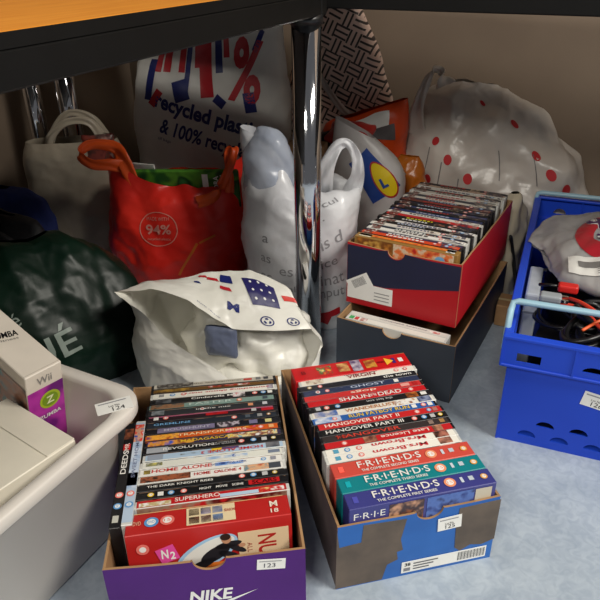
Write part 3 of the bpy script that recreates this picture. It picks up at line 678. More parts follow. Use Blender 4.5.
# ------------------------------------------------------------------ grey-white storage tub at left
TUB = mat('white_tub_plastic', (218, 212, 204), 0.38, rgb2=(212, 206, 198), nscale=5)
tubloc = Ev * -0.703 + Dv * 0.33
TB = empty('storage_tub', tuple(tubloc + Dv * .012 - Ev * .012), -TH - R(3.5), label='big pale plastic tub in the left foreground holding boxes', cat='tub')
def rr_loop(a, b, r_, z, n=10):
    out = []
    for cx, cy, a0 in ((a - r_, b - r_, 0), (-a + r_, b - r_, pi / 2), (-a + r_, -b + r_, pi), (a - r_, -b + r_, 3 * pi / 2)):
        for k in range(n + 1): t = a0 + pi / 2 * k / n; out.append((cx + r_ * cos(t), cy + r_ * sin(t), z))
    return out
prof = [(0.168, 0.242, 0.045, 0.000), (0.171, 0.245, 0.05, 0.004), (0.184, 0.262, 0.055, 0.178), (0.190, 0.268, 0.05, 0.181), (0.199, 0.277, 0.045, 0.180), (0.201, 0.279, 0.045, 0.184), (0.201, 0.279, 0.045, 0.196),
        (0.199, 0.277, 0.045, 0.2), (0.186, 0.264, 0.056, 0.2), (0.1825, 0.2605, 0.056, 0.197), (0.1815, 0.2595, 0.056, 0.19), (0.170, 0.244, 0.05, 0.007), (0.16, 0.235, 0.04, 0.004)]
loops = [rr_loop(*q[:3], q[3]) for q in prof]
mb = MB(); n = len(loops[0]); vs = [q for l in loops for q in l]
fs = [[i * n + k, i * n + (k + 1) % n, (i + 1) * n + (k + 1) % n, (i + 1) * n + k] for i in range(len(loops) - 1) for k in range(n)]
fs.append(list(range(n))[::-1]); fs.append([(len(loops) - 1) * n + k for k in range(n)])
mb.add(vs, fs, TUB, smooth=True); ob = mb.build('body', TB)
ob.data.polygons[-1].use_smooth = False
# lot label wrapped over the far right corner of the rim
sticker(TB, 'lot_label', 0, 0, 0.046, 0.026, [('Lot No', .0, .0, .3, .16), ('124', .1, -.27, .34, .3)], label='white numbered lot label',
        T=Matrix.Translation((0.176, 0.236, 0.2006)) @ Matrix.Rotation(R(52), 4, 'Z'))

CREAM = mat('cream_white_card', (232, 222, 208), 0.5)
wx, wy = 0.0, 0.0
GBX = empty('game_box', (-0.402, 0.790, 0.03), R(-34), label='cream topped video game box with magenta end, tilted in the tub', cat='box')
# local: x across the end (end faces -y ... the visible end is +x side)
MAG = art([(150, 30, 140), (190, 60, 170), (110, 30, 120)], 950, 18)
bpy.data.objects.remove(GBX)
def tubpt(x, y, z): return tuple(tubloc + Ev * x + Dv * y + Vector((0, 0, z)))
# video game box standing in the tub, right end showing
GBX = empty('game_box', tubpt(0.085 - .062, 0.202 + .012, 0.0128), -TH - R(15), label='cream topped video game box with magenta end standing in the tub', cat='box')
gh = 0.227
mb = MB(); mb.box(-0.21, 0, 0, 0.054, 0, gh, CREAM, bev=0.0012); Tr = Matrix.Rotation(pi / 2, 4, 'Z') @ fx(-0.0006)     # drawing on the +x end: (y, z)
mb.rect(0.0005, 0.0535, 0.001, gh - 0.03, 0, MAG, Tr)
mb.text('Wii', 0.027, gh - 0.016, 0, 0.022, 0.013, flat((150, 146, 142)), Tr, bold=.01)
mb.disc(0.032, gh - 0.056, 0.0004, 0.0155, 0.0155, flat((176, 196, 50)), Tr, 28); mb.disc(0.032, gh - 0.056, 0.0006, 0.012, 0.012, flat((128, 160, 40)), Tr, 28)
mb.text('Z', 0.032, gh - 0.056, 0.0008, 0.012, 0.013, flat((235, 240, 190)), Tr, bold=.03)
mb.text('ZUMBA', 0.03, gh - 0.084, 0.0004, 0.034, 0.007, WHITE, Tr, bold=.02)
mb.rect(-0.209, -0.001, 0.001, gh - 0.022, 0, art([(30, 34, 40), (60, 120, 130), (150, 90, 60), (40, 30, 34), (120, 50, 120)], 955, 22), fx(-0.0006)); zt = gh + 0.0005
mb.text('ZUMBA', 0, 0, 0, 0.036, 0.013, INK, Matrix.Translation((-0.093, 0.027, zt)) @ Matrix.Rotation(R(72), 4, 'Z'), bold=.02)
mb.text('fitness', 0, 0, 0, 0.026, 0.005, flat((120, 116, 112)), Matrix.Translation((-0.081, 0.027, zt)) @ Matrix.Rotation(R(72), 4, 'Z'))
mb.disc(-0.113, 0.018, zt, 0.011, 0.011, flat((190, 200, 60)), None, 24); mb.disc(-0.113, 0.018, zt + .0002, 0.007, 0.007, flat((120, 140, 40)), None, 24)
mb.rect(-0.004, -0.0033, 0.001, 0.053, zt, flat((190, 180, 168)))
mb.build('carton', GBX); GBX.rotation_euler.y = R(12)
WB = empty('console_box', tubpt(0.013, 0.210, 0.0075), -TH - R(11.5), label='large plain white box filling the near end of the tub', cat='box')
WCARD = mat('white_card', (232, 225, 208), 0.5)
mb = MB(); mb.box(0, 0.148, -0.335, 0, 0, 0.174, WCARD, bev=0.0012); mb.build('carton', WB)
mb = MB(); mb.box(0.001, 0.147, -0.040, 0.0003, 0.1743, 0.1756, WCARD, bev=0.0005); mb.build('lid_flap', WB)

# ------------------------------------------------------------------ blue crate
CB = mat('blue_crate_plastic', (32, 74, 206), 0.42, spec=0.35, rgb2=(29, 68, 194), nscale=6, bump=0.03, bscale=60)
HB = mat('pale_blue_bar', (158, 196, 214), 0.4)
YC = R(-22)
cl = Vector((0.504, 0.8195, 0)); CT = Matrix.Translation(cl) @ Matrix.Rotation(YC, 4, 'Z'); CL = 0.645
CR = empty('crate', tuple(cl), YC, label='blue plastic crate with pale blue bars, on the floor at right', cat='crate')
def moon(x, z, a, b): return [(x + a * cos(pi * k / 10), z + b * sin(pi * k / 10)) for k in range(11)]
holes_f = [moon(x, 0.040 + 0.0 * x, 0.014, 0.011) for x in (-.125, -.075, -.025, .025, .075, .125)] + [moon(x, 0.016, 0.014, 0.011) for x in (-.15, -.1, -.05, 0, .05, .1, .15)]
mb = MB(); mb.box(-.19, .19, .004, CL - .004, 0, .004, CB); mb.build('base', CR)
mb = MB(); mb.prism([[(-.195, 0), (.195, 0), (.197, .15), (-.197, .15)]] + holes_f, 0.0, 0.003, CB)
mb.box(-.197, -.193, -.002, .003, 0, .15, CB)
mb.build('front_panel', CR)
mb = MB(); mb.prism([[(-.195, 0), (.195, 0), (.197, .15), (-.197, .15)]] + holes_f[::2], CL - .003, CL, CB); mb.build('back_panel', CR)
for sx in (-1, 1):
    mb = MB(); T = Matrix.Translation((sx * .1965, CL / 2, 0)) @ Matrix.Rotation(sx * pi / 2, 4, 'Z')
    mb.prism([[(-CL / 2 + .004, 0), (CL / 2 - .004, 0), (CL / 2 - .004, .15), (-CL / 2 + .004, .15)]] + [moon(x, .03, .014, .011) for x in (-.2, -.1, 0, .1, .2)], 0, .003, CB, T); mb.build('side_panel', CR)
# rim: four ribbed bands standing proud of the walls
def band(length, T, hs):
    mb = MB(); z0, z1 = .148, .203
    mb.prism([[(-length / 2, z0 + .004), (length / 2, z0 + .004), (length / 2, z1 - .005), (-length / 2, z1 - .005)]] + hs, -.0095, -.007, CB, T)
    mb.box(-length / 2, length / 2, -.012, .0, z0, z0 + .005, CB, T, bev=.0012)
    mb.box(-length / 2, length / 2, -.012, .002, z1 - .006, z1, CB, T, bev=.0015, seg=2)
    mb.box(-length / 2, length / 2, -.0005, .002, z0 + .005, z1 - .006, CB, T) if not hs else None
    for x in np.linspace(-length / 2 + .002, length / 2 - .002, 5): mb.box(x - .0015, x + .0015, -.0119, .0, z0 + .004, z1 - .004, CB, T)
    return mb.build('rim', CR)
band(.418, None, [[(-.185, .160), (-.150, .160), (-.150, .175), (-.185, .175)]] + [moon(x, .163, .017, .010) for x in (-.075, -.02, .035, .12, .17)])
band(.418, Matrix.Translation((0, CL, 0)) @ Matrix.Rotation(pi, 4, 'Z'), [moon(x, .163, .014, .013) for x in (.15, .07, -.02, -.1, -.16)])
band(CL - .006, Matrix.Translation((-.197, CL / 2, 0)) @ Matrix.Rotation(-pi / 2, 4, 'Z'), [])
band(CL - .006, Matrix.Translation((.197, CL / 2, 0)) @ Matrix.Rotation(pi / 2, 4, 'Z'), [])
def bar(y0, y1, z1):
    mb = MB(); pts = [(-.2055, y0, .176), (-.2055, y0 + (y1 - y0) * .8, z1 - .012), (-.2035, y1, z1 - .003), (-.196, y1, z1), (0, y1, z1 + .0005), (.196, y1, z1), (.2035, y1, z1 - .003), (.2055, y0 + (y1 - y0) * .8, z1 - .012), (.2055, y0, .176)]
    mb.tube(pts, .0052, HB, seg=12); h = mb.build('handle_bar', CR); h['label'] = 'pale blue carrying bar'
bar(-.004, .046, .234); bar(CL - .01, CL - .004, .214)
sticker(CR, 'lot_label', -0.061, 0.110, 0.042, 0.026, [('Lot No', -.02, .02, .35, .15), ('126', .05, -.25, .4, .3)], y=-0.0006, ang=R(-9), label='white numbered lot label')

def crate_pt(x, y, z): return CT @ Vector((x, y, z))
def at_crate(name, label, cat, group=None, loc=(0, 0, 0)):
    return empty(name, tuple(crate_pt(*loc)), YC, label=label, cat=cat, group=group)
RUB = mat('black_rubber_cable', (20, 20, 22), 0.38)
CORD_R = mat('orange_red_cable', (220, 66, 44), 0.4)
rng = random.Random(8)
def cable(label, pts, rad, m, group, n=70, plug=None):
    P = crom(pts, n); mb = MB(); c0 = crate_pt(*P.mean(0))
    mb.tube([crate_pt(*q) - c0 for q in P], rad, m, seg=8)
    o = mb.build('cable'); o.location = c0; tag(o, label, 'cable', group)
    if plug:
        mb = MB(); q = crate_pt(*P[-1]) - c0; d = (crate_pt(*P[-1]) - crate_pt(*P[-4])).normalized()
        mb.tube([q, q + d * .006, q + d * .022, q + d * .030], [rad * 1.2, rad * 2.6, rad * 2.6, rad * 1.4], plug, seg=12); mb.build('plug', o)
    return o
# power bricks that fill the bottom of the crate
for i, (x, y, z, a, b, h, g) in enumerate([(-.12, .07, .005, .11, .06, .09, 8), (0, .085, .005, .10, .07, .10, -12), (.115, .08, .005, .10, .07, .095, 15), (-.11, .19, .005, .10, .08, .10, -10), (.01, .20, .005, .11, .08, .105, 6), (.125, .20, .005, .09, .08, .1, -8)]):
    o = at_crate('power_adapter', 'black power adapter brick under the cables in the blue crate', 'adapter', 'adapters under the cables', (x, y, z)); o.rotation_euler.z = YC + R(g)
    mb = MB(); mb.box(-a / 2, a / 2, -b / 2, b / 2, 0, h, BLACK, bev=.006, seg=3); mb.build('housing', o)
for i in range(34):
    cx, cy = rng.uniform(-.135, .12), rng.uniform(.05, .17); ra, rb = rng.uniform(.035, .06), rng.uniform(.02, .035); z = .122 + .0024 * i; an = rng.uniform(0, 3)
    pts = []
    for k in range(13):
        t = k * 0.95; s_ = 1 - .022 * k
        x = cx + s_ * (ra * cos(t) * cos(an) - rb * sin(t) * sin(an)); y = cy + s_ * (ra * cos(t) * sin(an) + rb * sin(t) * cos(an))
        pts.append((max(-.18, min(.18, x)), max(.018, min(.27, y)), z + .012 * sin(t * .7 + i) + .004 * rng.random()))
    cable('black looped cable in the tangle at the front of the blue crate', pts, rng.choice([.003, .0036, .0044]), RUB, 'black cables in the crate', plug=BLACK if i % 3 == 0 else None)
cable('bright orange-red cable curling over the black tangle in the crate', [(-.14, .115, .205), (-.11, .10, .212), (-.09, .07, .214), (-.07, .045, .21), (-.03, .04, .208), (0, .05, .205), (.03, .05, .205), (.06, .045, .206), (.1, .03, .204), (.14, .04, .20), (.17, .08, .195)], .0033, CORD_R, 'orange-red cables in the crate')
cable('orange-red cable running along the crate front', [(-.12, .14, .205), (-.105, .115, .214), (-.085, .085, .218), (-.06, .05, .216), (-.02, .03, .214), (.03, .035, .212), (.07, .03, .212), (.1, .06, .21), (.12, .1, .206), (.16, .09, .2)], .0033, CORD_R, 'orange-red cables in the crate')
cable('thin tangerine cable crossing the orange-red ones', [(-.10, .035, .208), (-.06, .07, .219), (-.01, .05, .219), (.02, .07, .217), (.06, .06, .217), (.09, .035, .214), (.13, .06, .21)], .0025, mat('tangerine_cable', (236, 100, 50), .4), None)
o = at_crate('connector', 'red plastic connector plug lying on the black cables in the crate', 'plug', None, (-.125, .15, .212)); mb = MB()
mb.box(-.016, .016, -.009, .009, 0, .014, flat((206, 40, 36)), bev=.004, seg=3); mb.build('plug_body', o); mb = MB(); mb.tube([(-.016, 0, .007), (-.03, .003, .006), (-.045, .012, .0)], .003, RUB); mb.build('lead', o)
o = at_crate('plug_adapter', 'pale grey plug lying beside the red connector in the crate', 'plug', None, (-.15, .115, .208)); mb = MB()
mb.box(-.017, .017, -.010, .010, 0, .013, flat((150, 156, 162)), bev=.004, seg=3); mb.build('plug_body', o)
mb = MB()
for x in (-.007, .007): mb.box(.0165, .027, x - .002, x + .002, .004, .009, CHROME)
mb.build('pins', o)
o = at_crate('plastic_case', 'clear grey plastic case standing against the left wall of the crate', 'case', None, (-.178, .235, .005)); mb = MB()
mb.box(-.012, .012, -.06, .06, 0, .180, mat('smoky_clear_plastic', (186, 192, 200), .2, rgb2=(160, 168, 178)), bev=.004, seg=2); mb.build('shell', o)
mb = MB(); mb.box(-.0125, .0125, -.0605, .0605, .14, .146, flat((120, 126, 134)), bev=.001); mb.build('lid', o)
o = at_crate('black_bundle', 'black fabric bundle lying under the clear printed bag in the crate', 'bundle', None, (0.02, .40, .0)); mb = MB()
sf = Surf([ell(0, 0, z, a, b, 3) for z, a, b in ((.006, .17, .075), (.08, .175, .08), (.14, .168, .07), (.165, .13, .05), (.172, .03, .02))], 70, 40, amp=.006, freq=14, seed=31, zmin=.0055)
sf.mesh(mb, RUB, cap0=True); mb.build('bundle', o)
# clear bag with printed toy carton
PB = mat('greyish_clear_bag', (196, 194, 192), 0.22, rgb2=(172, 171, 172), nscale=12, alpha=0.84, bump=.25, bscale=45)
o = at_crate('plastic_bag', 'clear crinkled bag with purple lettering and a red arc, on top of the crate', 'bag', None, (0.052, .330, .205)); mb = MB()
rings = []
for i, (x, b, c) in enumerate([(-.232, .03, .004), (-.222, .10, .012), (-.18, .155, .030), (-.1, .175, .042), (0, .18, .047), (.08, .16, .044), (.13, .12, .03), (.145, .01, .008)]):
    rings.append([(x + .02 * sin(2 * pi * k / 16), -b * sin(2 * pi * k / 16), c * cos(2 * pi * k / 16) * (1 if cos(2 * pi * k / 16) > 0 else .75) + .012 - .05 * max(0, (-x - .16)) * 4) for k in range(16)])
sf = Surf(rings, 110, 110, amp=.0065, freq=13, seed=41)
sf.mesh(mb, PB); su, sv = .74, .56
def bu(y): return -y / su            # y: towards the back of the crate
RA = flat((190, 44, 56)); PU = flat((70, 26, 90))
vs, fs = ringgeo(26, .036, .068, 1.0, R(60), R(300))
sf.stamp(mb, [(-b, a) for a, b in vs], fs, RA, bu(-.02), .415, su, sv, off=.0012)
for st, yy, xx, w_, h_ in (('gic', -.016, .425, .070, .034), ('atch', .020, .425, .092, .034)):
    for m_, of, bo in ((WHITE, .0018, .085), (PU, .0026, .02)):
        sf.text(mb, st, m_, bu(yy), xx, su, sv, w_, h_, ang=-pi / 2, off=of, bold=bo)
mb.build('bag', o)
mb = MB()
sf.stamp(mb, [(-.030, -.075), (.030, -.075), (.024, .07), (-.030, .06)], [[0, 1, 2, 3]], PAPER, bu(-.105), .385, su, sv, off=.0022)
sf.stamp(mb, [(-.014, -.055), (.004, -.055), (.004, .0), (-.014, .0)], [[0, 1, 2, 3]], flat((130, 128, 126)), bu(-.105), .385, su, sv, off=.0028)
for k in range(3): sf.stamp(mb, [(-.001, -.03), (.001, -.03), (.001, .05), (-.001, .05)], [[0, 1, 2, 3]], flat((170, 168, 166)), bu(-.112 - k * .006), .40, su, sv, off=.0028)
s = mb.build('barcode_label', o); s['label'] = 'white barcode label'

# ------------------------------------------------------------------ carrier bags
def bagmat(name, rgb, rgb2, rough=.35, alpha=1.0, bump=.3, bscale=38): return mat(name, rgb, rough, rgb2=rgb2, nscale=9, bump=bump, bscale=bscale, alpha=alpha)
REDB = bagmat('red_carrier_plastic', (240, 54, 40), (226, 40, 32), .36)
ORB = bagmat('orange_handle_plastic', (238, 92, 30), (220, 78, 24), .4, bump=.1)
WBAG = bagmat('white_carrier_plastic', (230, 228, 222), (216, 214, 208), .38)
NAVYI = flat((30, 40, 110), .4); REDI = flat((190, 34, 44), .4)

# red bag
o = empty('carrier_bag', (-0.272, 1.505, 0), 0, label='full red carrier bag with orange handles under the desk', cat='bag'); mb = MB()
def zr(u, x, y): return (-.062 * max(0, 1 - (abs(x + .0) / .85) ** 2.0) - (.02 if x > .3 else 0)) if y < 0 else -.07
rings = [ell(-.008, 0, 0, .132, .086, 3.2), ell(-.010, -.002, .075, .154, .104, 3.0), ell(-.006, -.004, .15, .164, .106, 2.8), ell(-.004, -.002, .225, .162, .098, 2.8), ell(-.004, 0, .326, .152, .078, 2.6, zf=zr)]
sf = Surf(rings, 150, 100, amp=.0075, freq=9, seed=5, folds=(.004, 9), zmin=.001)
sf.mesh(mb, REDB, cap0=True); su = .90; sv = .322; PK = flat((226, 150, 136), .5)
vs, fs = ringgeo(40, .0405, .0425); sf.stamp(mb, vs, fs, PK, .462, .575, su, sv)
sf.text(mb, '94%', PK, .462, .575, su, sv, .056, .024, bold=.02)
for st, yy, w_, sgn in (('MADE WITH', .0255, .05, 1), ('recycled plastic', -.0245, .052, -1)):
    sf.text(mb, st, PK, .462, .575 + yy / sv, su, sv, w_, .0085)
sf.text(mb, 'm', flat((236, 206, 196), .5), .605, .13, su, sv, .04, .036, ang=R(12), bold=.05)
for k, (x0, z0, x1, z1, w_) in enumerate([(.505, .2, .555, .46, .006), (.56, .46, .60, .52, .005)]):
    d = math.hypot((x1 - x0) * su, (z1 - z0) * sv); an = math.atan2((z1 - z0) * sv, (x1 - x0) * su)
    sf.stamp(mb, [(-d / 2, -w_ / 2), (d / 2, -w_ / 2), (d / 2, w_ / 2), (-d / 2, w_ / 2)], [[0, 1, 2, 3]], flat((232, 120, 40), .45), (x0 + x1) / 2, (z0 + z1) / 2, su, sv, ang=an)
mb.build('bag', o)
mb = MB(); ribbon(mb, [(-.088, -.075, .262), (-.105, -.07, .318), (-.125, -.055, .345), (-.175, -.06, .352), (-.195, -.075, .335), (-.17, -.082, .316), (-.13, -.075, .312), (-.098, -.062, .300)], [(.8, .1, .3), (.6, 0, .6), (.2, .2, 1), (0, .2, 1), (.3, .2, 1), (0, .1, 1), (.3, .1, 1), (.8, 0, .5)], [.03, .034, .026, .022, .022, .022, .026, .03], ORB, 60)
h = mb.build('handle', o); h['label'] = 'orange loop handle flopped to the left'
mb = MB(); ribbon(mb, [(.052, -.108, .236), (.088, -.108, .248), (.116, -.10, .288), (.134, -.092, .328), (.138, -.08, .346), (.122, -.075, .335), (.124, -.085, .29), (.122, -.09, .25)], [(.2, 0, 1), (.1, 0, 1), (.9, 0, .3), (1, 0, .1), (1, .2, 0), (1, 0, 0), (1, 0, 0), (1, 0, 0)], [.026, .024, .020, .017, .016, .016, .017, .02], ORB, 60)
h = mb.build('handle', o); h['label'] = 'orange loop handle standing up at the right'
# what fills the red bag
GREENP = art([(40, 90, 40), (90, 150, 50), (30, 70, 36), (60, 120, 60), (200, 190, 150)], 960, 16)
o = empty('magazine', (-0.250, 1.515, .09), R(-3), R(12), label='green printed packet sticking up out of the red carrier bag', cat='packet'); mb = MB()
mb.box(-.105, .125, -.045, -.034, 0, .222, GREENP, bev=.003); mb.build('packet', o)
mb = MB(); mb.rect(.045, .058, .165, .214, 0, WHITE, fx(-.0456)); mb.text('FLORA', 0, 0, 0, .05, .012, WHITE, fx(-.0456) @ Matrix.Translation((.075, .185, 0)) @ Matrix.Rotation(pi / 2, 4, 'Z'), bold=.03)
mb.rect(.085, .093, .175, .212, 0, WHITE, fx(-.0456)); mb.build('front_print', o)
o = empty('paper_sheet', (-0.355, 1.475, .17), R(-20), R(8), label='white paper corner poking out at the left of the red bag', cat='paper'); mb = MB(); mb.box(-.02, .05, 0, .004, 0, .138, PAPER); mb.build('sheet', o)

# tall bag with flag lettering
o = empty('carrier_bag', (-0.225, 1.82, 0), R(-8), label='tall white carrier bag with navy recycling words and flag pattern, behind the red bag', cat='bag'); mb = MB()
rings = [ell(0, 0, 0, .19, .07, 3), ell(0, 0, .15, .21, .075, 3), ell(0, .0, .30, .215, .07, 3), ell(.005, .0, .45, .20, .055, 2.8), ell(.02, .0, .585, .175, .03, 2.6, zf=lambda u, x, y: -.10 * max(0, -x - .25))]
sf = Surf(rings, 160, 110, amp=.0065, freq=6, seed=12, folds=(.003, 7), zmin=.001); sf.mesh(mb, WBAG, cap0=True); su = .98; sv = .585; a = R(-15)
sf.text(mb, 'recycled plastic', NAVYI, .497, .555, su, sv, .285, .050, ang=a, bold=.035)
sf.text(mb, '& 100% recyclable', NAVYI, .507, .452, su, sv, .275, .046, ang=a, bold=.025)
sf.text(mb, 'all bags', NAVYI, .385, .46, su, sv, .035, .009, ang=a)
sf.text(mb, '%', REDI, .615, .745, su, sv, .085, .15, ang=R(-12), bold=.03)
def strip(u0_, v0_, u1_, v1_, wd, m_, off=.0012):
    dx, dy = (u1_ - u0_) * su, (v1_ - v0_) * sv; d = math.hypot(dx, dy)
    sf.stamp(mb, [(-d / 2, -wd / 2), (d / 2, -wd / 2), (d / 2, wd / 2), (-d / 2, wd / 2)], [[0, 1, 2, 3]], m_, (u0_ + u1_) / 2, (v0_ + v1_) / 2, su, sv, ang=math.atan2(dy, dx), off=off)
for q in [(.335, .62, .345, .80, .02, NAVYI), (.36, .74, .365, .86, .016, REDI), (.385, .74, .39, .92, .022, REDI), (.43, .74, .435, .93, .018, REDI), (.445, .66, .455, .93, .014, NAVYI), (.475, .76, .47, .93, .014, REDI), (.505, .64, .49, .95, .036, REDI), (.53, .61, .545, .64, .03, NAVYI), (.41, .655, .45, .675, .05, NAVYI), (.54, .74, .53, .95, .02, NAVYI), (.56, .80, .555, .95, .016, REDI), (.62, .58, .615, .66, .03, NAVYI), (.64, .82, .67, .9, .014, NAVYI), (.345, .60, .37, .66, .02, REDI)]:
    strip(*q)
mb.build('bag', o)

# white bag with typewriter words, behind the chrome leg
TB_ = bagmat('thin_white_bag_plastic', (226, 227, 230), (204, 205, 210), .3, bump=.5, bscale=30)
o = empty('carrier_bag', (0.006, 1.325, 0), R(-6), label='white carrier bag with grey typewriter words behind the chrome leg', cat='bag'); mb = MB()
lobe = lambda k1, k0: (lambda u, x, y: (k1 * max(0, -x - .35) - k0 * max(0, .35 + min(x, 0)) - (.034 * k0 / .25 * max(0, x))))
rings = [ell(0, 0, 0, .098, .078, 3), ell(0, 0, .09, .116, .094, 2.8), ell(.0, 0, .18, .118, .098, 2.6), ell(.0, 0, .27, .118, .085, 2.5), ell(.0, .0, .325, .117, .055, 2.3, zf=lobe(.04, .07)), ell(-.004, .0, .37, .106, .03, 2.2, zf=lobe(.07, .25))]
sf = Surf(rings, 140, 100, amp=.0075, freq=10, seed=23, folds=(.004, 11), zmin=.001); sf.mesh(mb, TB_, cap0=True); GI = flat((146, 146, 150), .5); su = .68; sv = .36
for st, u, v_, w_, h_, an in [('cul', .595, .66, .040, .018, 22), ('s.', .565, .56, .02, .012, 15), ('is d', .595, .47, .05, .022, 18), ('ice', .59, .37, .04, .017, 10), ('inat', .60, .285, .055, .022, 8), ('nput', .60, .205, .056, .024, 8), ('a', .41, .47, .014, .012, -4), ('as', .41, .38, .026, .013, -4), ('ss', .41, .29, .028, .013, -4), ('iz', .415, .21, .03, .018, -4), ('es', .47, .33, .03, .013, 0), ('sal', .475, .24, .03, .015, 0)]:
    sf.text(mb, st, GI, u, v_, su, sv, w_ * .85, h_ * .85, ang=R(an))
for q in [(.60, .115, 0.04, .010, 10), (.585, .09, .02, .016, -20)]:
    sf.stamp(mb, [(-q[2] / 2, -q[3] / 2), (q[2] / 2, -q[3] / 2), (q[2] / 2, q[3] / 2), (-q[2] / 2, q[3] / 2)], [[0, 1, 2, 3]], REDI, q[0], q[1], su, sv, ang=R(q[4]))
mb.build('bag', o)
def loop_w(pts):
    P = [Vector(q) for q in pts]; out = []
    for i in range(len(P)): t = P[min(i + 1, len(P) - 1)] - P[max(i - 1, 0)]; out.append(tuple(t.cross(Vector((0, 1, 0))).normalized()))
    return out
pts = [(.040, -.010, .270), (.044, -.034, .310), (.056, -.040, .352), (.074, -.038, .386), (.094, -.034, .390), (.110, -.030, .366), (.114, -.024, .330), (.106, -.012, .295), (.095, .0, .262)]
mb = MB(); ribbon(mb, pts, loop_w(pts), [.050, .044, .030, .021, .018, .020, .026, .036, .04], TB_, 70, amp=.004); mb.build('handle', o)
BCL = bagmat('bluish_clear_bag', (206, 214, 230), (178, 188, 208), .25, alpha=.66)
mb = MB(); sf = Surf([ell(-.062, -.012, z, a, b, 2.2) for z, a, b in ((.27, .048, .045), (.31, .052, .046), (.35, .050, .040), (.385, .040, .028), (.41, .022, .012), (.414, .004, .003))], 70, 50, amp=.006, freq=14, seed=203); sf.mesh(mb, BCL)
h = mb.build('handle', o); h['label'] = 'bluish translucent bunched handle at the left'

# herringbone patterned bag in the corner
def chevron():
    m = bpy.data.materials.new('black_dash_weave_print'); m.use_nodes = True; nt = m.node_tree; b = nt.nodes['Principled BSDF']; b.inputs['Roughness'].default_value = .5
    tc = nt.nodes.new('ShaderNodeTexCoord'); mp = nt.nodes.new('ShaderNodeMapping'); mp.inputs['Rotation'].default_value = (0, 0, R(24))
    mp.vector_type = 'POINT'
    sx = nt.nodes.new('ShaderNodeSeparateXYZ'); cx_ = nt.nodes.new('ShaderNodeCombineXYZ')
    nt.links.new(tc.outputs['Object'], sx.inputs[0]); nt.links.new(sx.outputs[0], cx_.inputs[0]); nt.links.new(sx.outputs[2], cx_.inputs[1]); nt.links.new(cx_.outputs[0], mp.inputs[0])
    ck = nt.nodes.new('ShaderNodeTexChecker'); ck.inputs['Scale'].default_value = 30
    flatten = nt.nodes.new('ShaderNodeVectorMath'); flatten.operation = 'MULTIPLY'; flatten.inputs[1].default_value = (1, 1, 0)
    nt.links.new(mp.outputs[0], flatten.inputs[0])
    add = nt.nodes.new('ShaderNodeVectorMath'); add.inputs[1].default_value = (0.0001, .0001, .0001); nt.links.new(flatten.outputs[0], add.inputs[0])
    nt.links.new(add.outputs[0], ck.inputs['Vector'])
    ws = []
    for d in 'XY':
        wv = nt.nodes.new('ShaderNodeTexWave'); wv.bands_direction = d; wv.inputs['Scale'].default_value = 24; wv.inputs['Distortion'].default_value = .4
        nt.links.new(add.outputs[0], wv.inputs['Vector']); ws.append(wv)
    mx = nt.nodes.new('ShaderNodeMix'); mx.data_type = 'FLOAT'
    nt.links.new(ck.outputs['Fac'], mx.inputs[0]); nt.links.new(ws[0].outputs['Fac'], mx.inputs[2]); nt.links.new(ws[1].outputs['Fac'], mx.inputs[3])
    rp = nt.nodes.new('ShaderNodeValToRGB'); rp.color_ramp.interpolation = 'CONSTANT'
    rp.color_ramp.elements[0].color = lin((48, 38, 36)) + (1,); rp.color_ramp.elements[1].position = .30; rp.color_ramp.elements[1].color = lin((224, 194, 178)) + (1,)
    nt.links.new(mx.outputs[0], rp.inputs[0]); nt.links.new(rp.outputs[0], b.inputs['Base Color'])
    return m
o = empty('shopping_bag', (0.128, 1.838, 0), R(-16), label='tall beige bag with black dash weave print standing in the back corner', cat='bag'); mb = MB()
rings = [ell(0, 0, 0, .135, .06, 3.6), ell(0, 0, .16, .148, .06, 3.6), ell(-.005, 0, .32, .14, .055, 3.4), ell(-.025, 0, .47, .115, .05, 3.2), ell(-.055, 0, .612, .075, .03, 3)]
sf = Surf(rings, 120, 90, amp=.005, freq=7, seed=33, zmin=.001); sf.mesh(mb, chevron(), cap0=True); mb.build('bag', o)
mb = MB(); ribbon(mb, [(-.085, -.06, .50), (-.07, -.066, .46), (-.04, -.07, .41), (.0, -.075, .36), (.03, -.07, .33)], (1, 0, .6), .017, bagmat('pale_strap', (190, 180, 172), (176, 166, 158), .4), 30); mb.build('handle', o)

# orange bag with white panel in front of it
ORC = bagmat('orange_carrier_plastic', (226, 78, 22), (196, 62, 16), .4)
o = empty('carrier_bag', (0.172, 1.705, 0), R(-12), label='slumped orange carrier bag with a white panel, below the woven print bag', cat='bag'); mb = MB()
rings = [ell(0, 0, 0, .09, .04, 3), ell(0, 0, .13, .102, .044, 3), ell(0, 0, .25, .103, .044, 2.8), ell(.0, 0, .325, .104, .042, 2.6, zf=lambda u, x, y: .02 * x), ell(.008, 0, .360, .088, .02, 2.4, zf=lambda u, x, y: .03 * x)]
sf = Surf(rings, 110, 80, amp=.008, freq=9, seed=44, zmin=.001); sf.mesh(mb, ORC, cap0=True); sf.stamp(mb, [(-.05, -.035), (.07, -.05), (.075, .018), (.03, .03), (-.04, .012)], [[0, 1, 2, 3, 4]], WHITE, .5, .83, .58, .39)
sf.stamp(mb, [(.0, -.06), (.09, -.07), (.085, -.02), (.03, -.03)], [[0, 1, 2, 3]], flat((96, 92, 94)), .5, .80, .58, .39, off=.002)
mb.build('bag', o)

